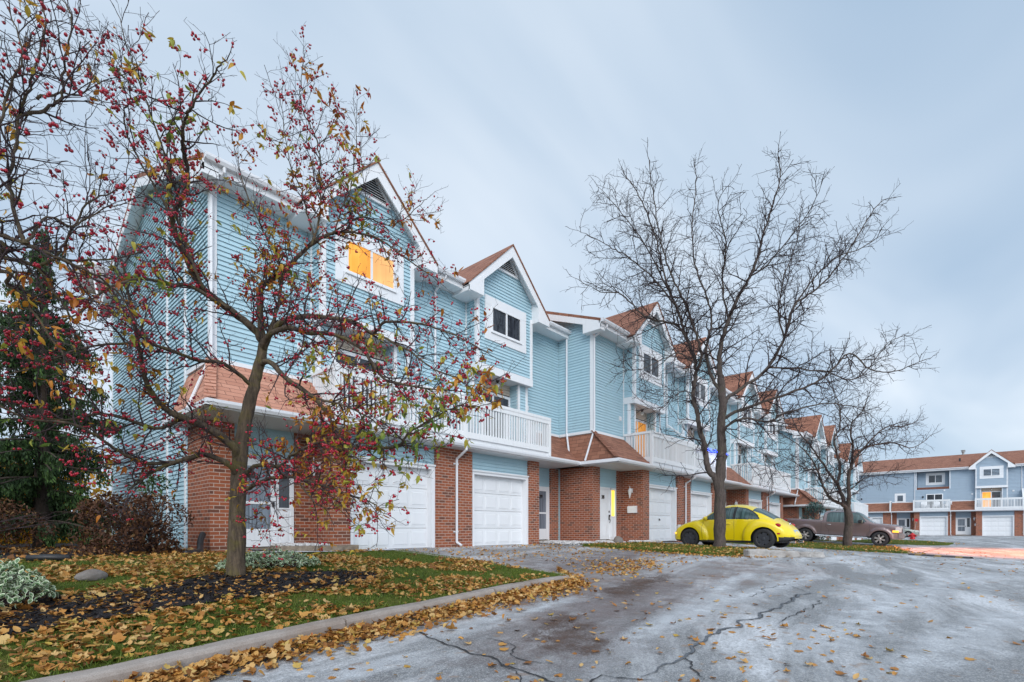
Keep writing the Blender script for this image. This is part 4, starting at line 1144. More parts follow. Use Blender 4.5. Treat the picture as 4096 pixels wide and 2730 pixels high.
def crab(name, label, base, limbs, seed, cfg, leafcount, berrycount, singles=0, lsize=.058):
    root = thing(name, label, 'tree', base)
    T = Tree(seed); rng = T.rng
    for li, (pts, r0, r1) in enumerate(limbs):
        P, rad = T.limb(pts, r0 * (.82 if li else 1), r1 * .8, .02 if r0 < .08 else .012, 10 if r0 > .05 else 7)
        if li == 0: continue
        T.grow(P, rad, 0, cfg)
        T.branch(P[-1], (P[-1] - P[-3]).normalized(), .35, rad[-1], 1, cfg)
    inv = Matrix.Translation(-Vector(base))
    for mb in (T.big, T.small): mb.v = [tuple(inv @ Vector(v)) for v in mb.v]
    T.big.build('trunk', M['bark_crab'], root, True); cr_ = T.small.build('crown', M['bark_twig'], root, True)
    B = Vector(base)
    # berries in hanging bunches
    bp = MB(); ped = MB(); pos = []
    pts = [q for q, lv in T.along if lv >= 1]
    while len(pos) < berrycount:
        q = rng.choice(pts); k = rng.randint(1, 5)
        for _ in range(k):
            e = q + Vector((rng.gauss(0, .017), rng.gauss(0, .017), -rng.uniform(.015, .045))); pos.append(e)
            if rng.random() < .6: ped.tube([q - B, (q + e) / 2 + Vector((rng.gauss(0, .006), 0, .003)) - B, e - B], .0009, 3, False)
    ped.build('fruit_stalk', M['bark_twig'], root)
    pos.sort(key=lambda p: (p - Vector((0, 0, CAMZ))).length)
    unit = MB(); unit.ball((0, 0, 0), 1, 8, 6, 1, 1, 1.08); first = unit.build('berry', M['berry'], root, True)
    rr = lambda: rng.uniform(.0085, .0125)
    for k, p in enumerate(pos[:singles]):
        o = first if k == 0 else first.copy()
        if k: COL.objects.link(o); o.parent = root
        o.location = p - B; r = rr(); o.scale = (r, r, r)
    V = [tuple(v) for v in unit.v]; n = len(pos) - singles
    if not singles: first['kind'] = 'stuff'; bpy.data.objects.remove(first)
    P_ = np.array([tuple(p - B) for p in pos[singles:]])
    instances('berries', [(V, unit.f)], P_, rots(np.random.uniform(0, 6, n), np.random.normal(0, .4, n), np.random.normal(0, .4, n)), np.random.uniform(.0085, .0125, n), M['berry'], None, 'stuff', root, smooth=True)
    # leaves in loose tufts; lower right of the crown keeps more of them
    lp = []; tn = []
    tips = T.tips
    while len(lp) < leafcount:
        p, d, lv = rng.choice(tips)
        dens = .04 + 1.3 * max(0, noise.noise(p * 1.5) + .02) + (.5 if lv == 0 else 0) + (.55 if (p.z < 2.0 and p.x > base[0] + .25) else 0)
        if rng.random() > dens: continue
        base_t = min(1, max(0, .5 + .75 * noise.noise(p * 1.1 + Vector((5, 0, 0)))))
        for _ in range(rng.randint(1, 4)):
            lp.append(p - d * rng.uniform(0, .06) + rvec(rng) * .012 - B); tn.append(min(1, max(0, base_t + rng.gauss(0, .17))))
    leafy(root, 'foliage', lp, lsize, M['crableaf'], .75, np.array(tn), seed)
    return root

CFG = [dict(start=.25, gap=(.055, .125), len=(.30, .95), ang=(.6, 1.25), up=.10, r=.010, step=.075, jit=.22, grav=.02, zig=.18, taper=.55, rmin=.003, n=5),
       dict(start=.05, gap=(.05, .11), len=(.10, .42), ang=(.6, 1.3), up=.12, r=.0045, step=.045, jit=.30, grav=.02, zig=.28, taper=.3, rmin=.0018, n=4),
       dict(start=.03, gap=(.05, .13), len=(.03, .13), ang=(.6, 1.4), up=.1, r=.0025, step=.03, jit=.35, grav=0, zig=.3, taper=.2, rmin=.0013, n=3)]
cb_ = dpx(541, 1326, 6.27); cb_.z = float(lawn1(np.array([cb_.x]), np.array([cb_.y]))[0]) - .05
tr = [(541, 1330), (542, 1290), (545, 1200), (549, 1080), (562, 980), (583, 890), (600, 820), (606, 785)]
d0 = 6.27
LIMB = [
 (tr, d0, d0, .128, .066),
 ([(545, 1062), (535, 1025), (472, 983), (419, 962), (377, 938), (345, 900), (330, 850), (318, 790), (300, 700), (280, 600)], d0, 5.2, .072, .012),
 ([(419, 962), (360, 985), (294, 965), (230, 950), (150, 965), (60, 955)], 6.0, 4.9, .030, .008),
 ([(545, 1100), (529, 1072), (472, 1046), (430, 1054), (367, 1077), (320, 1108), (298, 1126)], d0, 5.4, .052, .010),
 ([(400, 1064), (330, 1066), (294, 1049), (230, 1007), (170, 975), (60, 960), (-20, 930)], 5.8, 4.5, .030, .010),
 ([(606, 790), (585, 760), (526, 711), (469, 668), (440, 620), (405, 540), (395, 499), (421, 447), (431, 404), (421, 345), (420, 308), (428, 269), (441, 244), (487, 180), (513, 144)], d0, 4.7, .062, .007),
 ([(469, 668), (425, 560), (390, 440), (395, 420), (370, 330), (330, 220), (300, 130), (270, 30)], 5.6, 4.4, .022, .004),
 ([(526, 711), (440, 660), (390, 655), (330, 640), (250, 660), (180, 720), (80, 760)], 5.9, 4.5, .030, .006),
 ([(583, 890), (520, 840), (450, 830), (380, 800), (300, 790), (200, 800), (90, 840), (20, 860)], d0, 4.4, .034, .006),
 ([(395, 499), (350, 420), (300, 330), (285, 260), (300, 200), (262, 130)], 5.2, 4.5, .016, .004),
 ([(606, 790), (598, 730), (599, 660), (628, 641), (658, 618), (678, 596), (716, 566), (753, 538), (803, 533), (821, 536), (874, 552), (953, 609), (1000, 640)], d0, 6.6, .056, .006),
 ([(716, 566), (735, 500), (736, 464), (734, 356), (716, 294), (695, 253), (690, 207), (696, 150)], 6.3, 6.0, .018, .004),
 ([(767, 535), (790, 470), (808, 423), (819, 320), (814, 258)], 6.4, 6.3, .014, .004),
 ([(726, 556), (705, 490), (690, 430), (668, 380), (655, 310), (645, 215)], 6.3, 5.9, .014, .004),
 ([(753, 540), (830, 500), (900, 520), (960, 475), (985, 455)], 6.4, 6.8, .015, .004),
 ([(604, 800), (640, 745), (689, 730), (755, 730), (815, 740), (858, 767), (887, 740), (970, 744), (1019, 760), (1102, 800)], d0, 5.6, .050, .007),
 ([(604, 805), (614, 775), (659, 754), (714, 765), (769, 769), (835, 806), (879, 868), (930, 885), (988, 893), (1085, 906)], d0, 5.0, .050, .006),
 ([(858, 767), (930, 800), (1000, 850), (1050, 870), (1100, 905)], 5.9, 5.2, .018, .005),
 ([(598, 840), (620, 835), (666, 875), (717, 912), (754, 952), (770, 990), (802, 1025), (850, 1032), (915, 1025), (933, 1000), (988, 967), (1030, 945), (1095, 915)], d0, 4.7, .045, .006),
 ([(717, 912), (780, 930), (850, 960), (900, 1000), (960, 1020)], 5.7, 5.0, .018, .004),
 ([(563, 1092), (585, 1073), (622, 1073), (651, 1068), (673, 1044), (732, 1018), (790, 1040), (830, 1060)], d0, 5.2, .038, .007),
 ([(556, 1128), (593, 1109), (637, 1099), (680, 1099), (732, 1113), (805, 1140), (850, 1150), (880, 1180)], d0, 5.0, .036, .005),
 ([(680, 1099), (720, 1150), (760, 1170), (800, 1160)], 5.7, 5.2, .014, .004),
 ([(553, 1190), (580, 1195), (600, 1180), (620, 1220)], d0 - .05, 5.9, .012, .004),
 ([(605, 795), (640, 700), (640, 600), (600, 520), (560, 430), (545, 360)], d0, 6.4, .030, .005),
]
crab('crabapple_tree', 'leaning berry laden tree with mossy trunk in the black mulch bed', tuple(cb_), limbs_from(LIMB), 3, CFG, 3400, 9500, 100, .062)

b2 = at(-2600, 2330, 3.6); b2.z = float(lawn1(np.array([b2.x]), np.array([b2.y]))[0]) - .05
t2 = [b2, b2 + Vector((.05, .0, .6)), b2 + Vector((.02, .05, 1.25)), b2 + Vector((.10, .0, 1.9))]
def d_(x, y, d): return dpx(x, y, d)
top = t2[-1]
L2 = [(t2, .13, .085),
 ([top, top.lerp(d_(-200, 500, 3.6), .6), d_(-120, 505, 3.6), d_(0, 541, 3.6), d_(31, 552, 3.6), d_(102, 580, 3.7), d_(164, 606, 3.8), d_(243, 646, 4.0), d_(281, 685, 4.1), d_(310, 740, 4.2)], .030, .005),
 ([d_(60, 562, 3.62), d_(45, 530, 3.6), d_(22, 430, 3.55), d_(31, 350, 3.5), d_(45, 270, 3.5), d_(64, 215, 3.45), d_(85, 140, 3.4), d_(104, 60, 3.35), d_(92, -30, 3.3)], .020, .005),
 ([d_(45, 270, 3.5), d_(110, 250, 3.55), d_(140, 215, 3.5), d_(150, 130, 3.5), d_(165, 60, 3.5), d_(140, -10, 3.5)], .016, .004),
 ([d_(85, 230, 3.5), d_(140, 215, 3.55), d_(190, 215, 3.6), d_(220, 160, 3.6)], .012, .004),
 ([top, d_(-120, 570, 3.8), d_(0, 590, 3.8), d_(87, 611, 3.9), d_(122, 598, 3.9), d_(179, 600, 4.0), d_(268, 595, 4.2), d_(320, 580, 4.4)], .026, .005),
 ([d_(122, 600, 3.9), d_(150, 560, 3.9), d_(200, 470, 3.9), d_(260, 440, 4.0), d_(300, 410, 4.0)], .014, .004),
 ([d_(-30, 530, 3.6), d_(-20, 400, 3.4), d_(10, 240, 3.4), d_(50, 130, 3.3), d_(20, 20, 3.3)], .018, .004),
 ([d_(87, 611, 3.9), d_(130, 680, 4.0), d_(180, 740, 4.0), d_(260, 760, 4.2)], .014, .004),
 ([top, d_(-120, 630, 3.6), d_(20, 660, 3.7), d_(80, 720, 3.8), d_(150, 820, 3.9), d_(180, 870, 4.0)], .022, .004),
 ([d_(60, 562, 3.62), d_(110, 500, 3.7), d_(170, 520, 3.8), d_(240, 480, 3.9), d_(290, 470, 4.0)], .012, .004)]
crab('crabapple_tree', 'dark berry tree leaning into view at the left edge, trunk out of the photo', tuple(b2), L2, 8, CFG, 1100, 1500, 60, .056)

# ---- bare street trees
def bare(name, label, base, limbs, seed, cfg, group):
    root = thing(name, label, 'tree', base, 0, group); T = Tree(seed)
    for li, (pts, r0, r1) in enumerate(limbs):
        P, rad = T.limb(pts, r0, r1, .05, 12 if r0 > .08 else 7)
        if li == 0: continue
        T.grow(P, rad, 0, cfg); T.branch(P[-1], (P[-1] - P[-3]).normalized(), .5, rad[-1], 1, cfg)
    B = Vector(base)
    for mb in (T.big, T.small): mb.v = [(v[0] - B.x, v[1] - B.y, v[2] - B.z) for v in mb.v]
    T.big.build('trunk', M['bark_bare'], root, True); T.small.build('crown', M['twig_bare'], root, True)
BC = [dict(start=.6, gap=(.15, .32), len=(.7, 2.1), ang=(.5, 1.15), up=.06, r=.024, step=.16, jit=.18, grav=.004, zig=.20, taper=.8, rmin=.0085, n=5),
      dict(start=.12, gap=(.10, .21), len=(.3, .95), ang=(.6, 1.25), up=.04, r=.013, step=.10, jit=.24, grav=.0, zig=.32, taper=.3, rmin=.0060, n=4),
      dict(start=.06, gap=(.10, .20), len=(.10, .42), ang=(.6, 1.3), up=.03, r=.0078, step=.08, jit=.30, grav=.0, zig=.40, taper=.2, rmin=.0036, n=3)]
D = 16.5
b = dpx(1654, 1262, D); b.z = float(island(np.array([b.x]), np.array([b.y]))[0]) - .05
BL_ = [
 ([(1654, 1266), (1654, 1245), (1654, 1150), (1653, 1114), (1657, 1060), (1659, 1035), (1658, 983), (1660, 919), (1656, 870)], D, D, .215, .11),
 ([(1651, 1118), (1640, 1096), (1627, 1078), (1619, 1029), (1609, 991), (1602, 953), (1594, 909), (1600, 850), (1589, 806), (1569, 752), (1556, 709), (1543, 683), (1527, 632), (1504, 540), (1469, 450), (1433, 400)], D, 17.5, .115, .012),
 ([(1602, 850), (1612, 815), (1596, 760), (1575, 700), (1545, 640), (1520, 560), (1500, 440), (1490, 360)], 16.9, 15.5, .055, .010),
 ([(1656, 870), (1653, 840), (1656, 799), (1674, 735), (1694, 688), (1722, 637), (1745, 580), (1760, 520), (1790, 420), (1788, 350)], D, 15.5, .095, .010),
 ([(1656, 905), (1635, 863), (1622, 811), (1630, 770), (1635, 740), (1628, 690), (1600, 620), (1590, 520), (1600, 430), (1597, 380)], D, 18, .060, .010),
 ([(1660, 940), (1672, 915), (1699, 895), (1764, 845), (1802, 776), (1825, 704), (1850, 683), (1905, 637), (1960, 560), (2010, 480), (2030, 460)], D, 17.5, .075, .010),
 ([(1659, 965), (1699, 943), (1764, 922), (1828, 899), (1892, 868), (1953, 812), (2000, 850), (2060, 852), (2135, 822)], D, 15.2, .060, .009),
 ([(1661, 1010), (1669, 984), (1712, 961), (1764, 969), (1815, 946), (1892, 928), (1960, 935), (2010, 960)], D, 14.8, .050, .008),
 ([(1764, 845), (1830, 848), (1900, 855), (1970, 870), (2040, 790), (2080, 770)], 16.9, 18.2, .035, .008),
 ([(1802, 776), (1790, 720), (1800, 640), (1830, 560), (1840, 480)], 17, 18.5, .034, .008),
 ([(1825, 704), (1870, 640), (1930, 590), (2000, 560), (2030, 520)], 17.1, 16, .03, .008),
 ([(1600, 840), (1558, 812), (1507, 835), (1463, 850), (1420, 840)], 16.8, 14.6, .026, .006),
 ([(1589, 806), (1558, 752), (1481, 727), (1430, 678), (1379, 670), (1322, 640)], 16.9, 15.4, .045, .006),
 ([(1556, 709), (1500, 640), (1440, 590), (1390, 560), (1330, 530)], 17, 16, .034, .006),
 ([(1543, 683), (1480, 560), (1420, 480), (1372, 425)], 17.2, 19, .03, .006),
 ([(1674, 735), (1660, 650), (1668, 560), (1650, 470), (1680, 420)], 16.2, 14.2, .034, .006),
 ([(1722, 637), (1770, 600), (1850, 500), (1890, 420)], 16, 14, .03, .006),
 ([(1594, 909), (1570, 900), (1530, 930), (1490, 960)], 16.6, 14.5, .018, .005),
 ([(1658, 983), (1700, 1010), (1760, 1050), (1800, 1100)], D, 15.0, .018, .005)]
bare('bare_tree', 'large leafless forked tree standing in front of the yellow car', tuple(b), limbs_from(BL_), 5, BC, 'bare street trees')
D = 25.2
b = dpx(1947, 1256, D); b.z = float(island(np.array([b.x]), np.array([b.y]))[0]) - .05
B3 = [
 ([(1947, 1262), (1947, 1240), (1951, 1203), (1946, 1166)], D, D, .22, .17),
 ([(1946, 1172), (1934, 1159), (1907, 1144), (1890, 1113), (1882, 1090), (1860, 1050), (1830, 1020), (1800, 1000)], D, 24, .10, .012),
 ([(1946, 1166), (1937, 1147), (1924, 1113), (1895, 1074), (1866, 1030), (1830, 985), (1815, 940)], D, 26, .11, .012),
 ([(1948, 1166), (1951, 1147), (1950, 1098), (1956, 1074), (1975, 1040), (2000, 1025), (2048, 1018), (2097, 1030), (2141, 1000)], D, 24, .11, .010),
 ([(1924, 1113), (1930, 1075), (1917, 1013), (1931, 977), (1925, 920), (1905, 880)], 25.4, 27, .075, .010),
 ([(1956, 1074), (1960, 1030), (1955, 980), (1985, 940), (2000, 890)], 25, 23, .06, .010),
 ([(1975, 1040), (2030, 985), (2080, 980), (2110, 965)], 24.8, 26.5, .045, .008),
 ([(1895, 1074), (1860, 1080), (1820, 1060), (1790, 1045)], 25.5, 23, .035, .008),
 ([(1951, 1130), (1985, 1100), (2030, 1090), (2055, 1078)], 25, 24, .025, .006)]
bare('bare_tree', 'smaller leafless tree standing in front of the pickup truck', tuple(b), limbs_from(B3), 9, BC, 'bare street trees')

# ---- drooping spruce behind the lawn
def spruce(label, base, H, RB=2.3):
    root = thing('spruce_tree', label, 'tree', base); rng = random.Random(4)
    tk = MB(); tk.tube([(0, 0, -.1), (0, 0, H * .5), (.05, 0, H)], [.20, .12, .015], 8); tk.build('trunk', M['bark_spruce'], root, True)
    br = MB(); P = []; Q = []; Tn = []
    z = .7
    while z < H - .15:
        f = 1 - z / H; R0 = (RB * f ** .8 + .15)
        for k in range(6 if z < H * .7 else 4):
            a = rng.uniform(0, 6.28); ln = R0 * rng.uniform(.7, 1.1); pts = []
            for s_ in range(9):
                t = s_ / 8; pts.append(Vector((math.cos(a) * ln * t, math.sin(a) * ln * t, z + ln * (.10 * t - .42 * t * t + .16 * t ** 3))))
            br.tube(pts, [.022 * f + .006 - .0005 * i for i in range(9)], 4, False)
            for s_ in range(int(ln * 34)):
                t = rng.uniform(.12, 1); i = min(7, int(t * 8)); p = pts[i].lerp(pts[i + 1], t * 8 - i)
                hang = rng.uniform(.12, .55) * (1 - .4 * t)
                off = Vector((rng.gauss(0, .07), rng.gauss(0, .07), 0))
                m_ = int(4 + hang * 20)
                for q in range(m_):
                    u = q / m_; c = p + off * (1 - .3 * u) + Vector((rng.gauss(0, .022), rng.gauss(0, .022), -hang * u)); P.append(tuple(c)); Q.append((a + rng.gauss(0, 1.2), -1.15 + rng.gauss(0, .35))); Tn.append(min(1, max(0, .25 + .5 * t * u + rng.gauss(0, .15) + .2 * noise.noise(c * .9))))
        z += rng.uniform(.2, .34)
    br.build('branch_frame', M['bark_spruce'], root)
    n = len(P); Q = np.array(Q)
    SP = [([(-.10, 0, 0), (.10, 0, .02), (.13, .5, -.05), (0, 1.0, 0), (-.12, .55, .06)], [(0, 1, 2, 3, 4)]), ([(-.05, 0, .03), (.09, .1, 0), (.22, .6, .08), (.02, .9, -.05), (-.2, .5, 0)], [(0, 1, 2, 3, 4)])]
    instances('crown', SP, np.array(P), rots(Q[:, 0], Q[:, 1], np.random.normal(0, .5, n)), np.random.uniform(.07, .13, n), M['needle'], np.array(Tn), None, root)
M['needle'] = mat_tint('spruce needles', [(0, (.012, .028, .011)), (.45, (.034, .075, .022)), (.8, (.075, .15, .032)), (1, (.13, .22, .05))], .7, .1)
spruce('tall dark drooping spruce at the left beside the end wall', (1.55, 17.1, 0), 8.1)
# second spruce deeper to the left fills the dark corner
spruce('dense spruce cut by the left edge of the photo', (-1.9, 16.0, 0), 6.2, 2.4)

# ---- leafy shrubs and trees as many small leaves on stems
def shrub(name, label, cat, base, rx, ry, H, n, size, mat, seed, stems=14, group=None, tmpl=None, low=0.0, hang=.2, t0=None):
    root = thing(name, label, cat, base, 0, group); rng = random.Random(seed); st = MB(); P = []; T_ = []
    for k in range(stems):
        a = rng.uniform(0, 6.28); r = rng.uniform(.2, 1); e = Vector((math.cos(a) * rx * r, math.sin(a) * ry * r, H * rng.uniform(.6, 1.05) * (1 - .35 * r * r)))
        pts = [Vector((e.x * .1, e.y * .1, -.05)), Vector((e.x * .55, e.y * .55, e.z * .6)), e]; pts = catmull(pts, 4); st.tube(pts, [.012 * (1 - .7 * i / len(pts)) * max(.6, H) for i in range(len(pts))], 4, False)
        for s_ in range(5):
            q = pts[rng.randint(3, len(pts) - 1)]; e2 = q + Vector((rng.gauss(0, .16 * rx), rng.gauss(0, .16 * ry), rng.uniform(.02, .22) * H)); st.tube([q, e2], [.005 * max(.6, H), .002], 3, False)
    for _ in range(n):
        a = rng.uniform(0, 6.28); r = math.sqrt(rng.random()); zz = rng.uniform(low, 1)
        w = math.sqrt(max(0, 1 - ((zz - .35) / .68) ** 2)) if zz > .35 else .75 + .25 * zz / .35
        p = Vector((math.cos(a) * rx * r * w, math.sin(a) * ry * r * w, H * zz))
        nn = noise.noise((p + Vector(base)) * (1.6 / max(.5, rx)) + Vector((seed, 0, 0)))
        if nn < -.18 + .2 * rng.random(): continue
        p += p.normalized() * nn * .25 * rx
        P.append(p); T_.append(min(1, max(0, .5 + rng.gauss(0, .22) + .3 * nn)))
    st.build('stem', M['bark_twig'], root)
    leafy(root, 'foliage', P, size, mat, hang, np.array(T_), seed, tmpl)
    return root
M['deadleaf'] = mat_tint('dried brown leaf', [(0, (.035, .014, .009)), (.5, (.10, .042, .022)), (.85, (.17, .075, .035)), (1, (.22, .13, .05))], .7, .1)
M['yellowleaf'] = mat_tint('yellow maple leaf', [(0, (.30, .10, .01)), (.5, (.62, .31, .012)), (1, (.75, .48, .03))], .6, .4)
M['greenleaf'] = mat_tint('fresh green leaf', [(0, (.025, .06, .015)), (1, (.08, .16, .05))], .5, .2)
M['juniper'] = mat_tint('blue green juniper', [(0, (.025, .06, .055)), (.6, (.06, .13, .12)), (1, (.13, .22, .20))], .7, .1)
def mat_var():
    m = NT('variegated leaf'); a = m.n('ShaderNodeAttribute', attribute_name='tint')
    c = m.ramp(a.outputs['Fac'], [(.0, (.075, .15, .055)), (.42, (.11, .20, .08)), (.62, (.50, .58, .38)), (1, (.66, .72, .55))])
    m.l(c, m.b.inputs['Base Color']); m.set('Roughness', .35); return m.mat
M['variegated'] = mat_var()
def gz(x, y): return float(lawn1(np.array([x]), np.array([y]))[0])
shrub('hydrangea_bush', 'brown dried bush with a few green sprigs against the blue end wall', 'shrub', (2.35, 11.9, gz(2.35, 11.9)), 1.05, .95, 1.15, 6500, .065, M['deadleaf'], 21, 34)
shrub('brown_hedge', 'long low hedge of brown withered leaves under the spruce', 'shrub', (-.9, 12.6, gz(-.9, 12.6)), 2.3, .8, 1.0, 12000, .055, M['deadleaf'], 22, 40)
shrub('brown_hedge', 'reddish brown hedge running off the left edge under the spruce', 'shrub', (-4.0, 11.6, gz(-4, 11.6)), 1.8, .8, .95, 7000, .055, M['deadleaf'], 23, 26)
shrub('green_sprig_bush', 'thin green sprigs rising behind the brown bush by the end wall', 'shrub', (2.75, 12.3, gz(2.7, 12.3)), .6, .45, 1.55, 260, .07, M['greenleaf'], 24, 9, low=.75)
def tree_crown(name, label, base, H, rx, n, size, mat, seed):
    root = thing(name, label, 'tree', base); tk = MB(); tk.tube([(0, 0, -.1), (.1, 0, H * .4), (0, .1, H * .8)], [.16, .11, .03], 7)
    rng = random.Random(seed)
    for k in range(9):
        a = rng.uniform(0, 6.28); z = H * rng.uniform(.25, .6); tk.tube([(0, 0, z), (math.cos(a) * rx * .5, math.sin(a) * rx * .5, z + H * .15), (math.cos(a) * rx * .9, math.sin(a) * rx * .9, z + H * .2)], [.05, .03, .01], 5)
    tk.build('trunk', M['bark_crab'], root, True); P = []; T_ = []
    while len(P) < n:
        p = Vector((rng.gauss(0, .45) * rx, rng.gauss(0, .45) * rx, H * rng.uniform(.04, 1)))
        nn = noise.noise((p + Vector(base)) * .8)
        if nn < -.05 + .25 * rng.random() - .1: continue
        P.append(p); T_.append(min(1, max(0, .5 + rng.gauss(0, .25) + .4 * nn)))
    leafy(root, 'crown', P, size, mat, .5, np.array(T_), seed, LEAVES_M[:3])
tree_crown('yellow_maple', 'golden yellow leaved tree glowing behind the spruce and end wall', (1.0, 25.0, -.1), 3.3, 3.2, 8000, .15, M['yellowleaf'], 31)
tree_crown('yellow_maple', 'golden yellow leaved tree behind the hedge at the left edge', (-4.0, 24, -.1), 3.4, 3.4, 7000, .15, M['yellowleaf'], 33)
# variegated ground shrubs: leaf rim cream, heart green
def varieg(label, base, rx, ry, H, n, size, seed):
    root = thing('variegated_shrub', label, 'shrub', base, 0, 'variegated shrubs in the mulch bed'); q = np.random.RandomState(seed)
    a = q.uniform(0, 6.28, n); r = np.sqrt(q.uniform(0, 1, n)); dome = np.sqrt(np.clip(1 - r ** 2.2, .02, 1)); z = H * dome * q.uniform(.55, 1.02, n) + q.normal(0, .012, n)
    x = np.cos(a) * rx * r; y = np.sin(a) * ry * r; nn = np.array([noise.noise(Vector((u * 5, v * 5, seed))) for u, v in zip(x, y)]); z = z * (1 + .35 * nn); k = z > .01
    x, y, z = x[k], y[k], z[k]; n = len(x)
    V, F, C = [], [], []
    prof = [(0, -.5), (.22, -.25), (.30, .05), (.2, .32), (0, .52), (-.2, .32), (-.30, .05), (-.22, -.25)]
    for px_, py_ in prof: V.append((px_, py_, .5 * abs(px_) + .25 * (py_ + .5) ** 2))
    for px_, py_ in prof: V.append((px_ * .62, py_ * .66, .5 * abs(px_ * .62) + .25 * (py_ * .66 + .5) ** 2))
    V.append((0, 0, .06))
    for i in range(8):
        j = (i + 1) % 8; F.append((i, j, 8 + j, 8 + i)); F.append((8 + i, 8 + j, 16))
    o = instances('foliage', [(V, F)], np.column_stack([x, y, z]), rots(q.uniform(0, 6.28, n), q.normal(.35, .4, n), q.normal(0, .4, n)), size * q.uniform(.7, 1.25, n), M['variegated'], np.zeros(n), None, root, True)
    at_ = o.data.attributes['tint']; vals = np.tile(np.array([1.0] * 8 + [.38] * 8 + [.1]), n); vals = np.clip(vals + np.repeat(q.normal(0, .07, n), 17), 0, 1); at_.data.foreach_set('value', vals)
    st = MB()
    for i in range(0, n, 12): st.tube([(x[i] * .3, y[i] * .3, 0), (x[i] * .8, y[i] * .8, z[i] * .7), (x[i], y[i], z[i])], .004, 3, False)
    st.build('stem', M['bark_twig'], root)
varieg('cream edged green shrub low at the left edge of the bed', (.04, 6.45, gz(.04, 6.45)), .64, .58, .40, 2400, .052, 41)
varieg('cream edged green shrub sprawling behind the berry tree trunk', (3.12, 7.55, gz(3.12, 7.55)), .74, .42, .23, 1500, .05, 42)
shrub('juniper_shrub', 'blue green juniper beside the brick behind the pickup bed', 'shrub', (38.6, 7.7, -.62), 1.3, .9, 2.6, 3600, .17, M['juniper'], 51, 10, tmpl=[([(-.16, 0, 0), (.16, 0, 0), (0, 1, .1)], [(0, 1, 2)]), ([(-.2, 0, 0), (.14, .1, .1), (.1, .9, 0)], [(0, 1, 2)])], hang=-.7)
# ------------------------------------------------------------------ vehicles
def interp(tab, s):
    xs_ = [t[0] for t in tab]; ys_ = [t[1] for t in tab]; n = len(tab)
    if s <= xs_[0]: return ys_[0]
    if s >= xs_[-1]: return ys_[-1]
    i = max(k for k in range(n) if xs_[k] <= s)
    x0, x1, y0, y1 = xs_[i], xs_[i+1], ys_[i], ys_[i+1]
    def slope(k):
        if k == 0 or k == n - 1: 
            a, b = (0, 1) if k == 0 else (n - 2, n - 1); return (ys_[b] - ys_[a]) / (xs_[b] - xs_[a])
        d0 = (ys_[k] - ys_[k-1]) / (xs_[k] - xs_[k-1]); d1 = (ys_[k+1] - ys_[k]) / (xs_[k+1] - xs_[k])
        return 0 if d0 * d1 <= 0 else 2 * d0 * d1 / (d0 + d1)
    h = x1 - x0; t = (s - x0) / h; m0, m1 = slope(i) * h, slope(i+1) * h
    return (2*t**3 - 3*t**2 + 1) * y0 + (t**3 - 2*t**2 + t) * m0 + (-2*t**3 + 3*t**2) * y1 + (t**3 - t**2) * m1

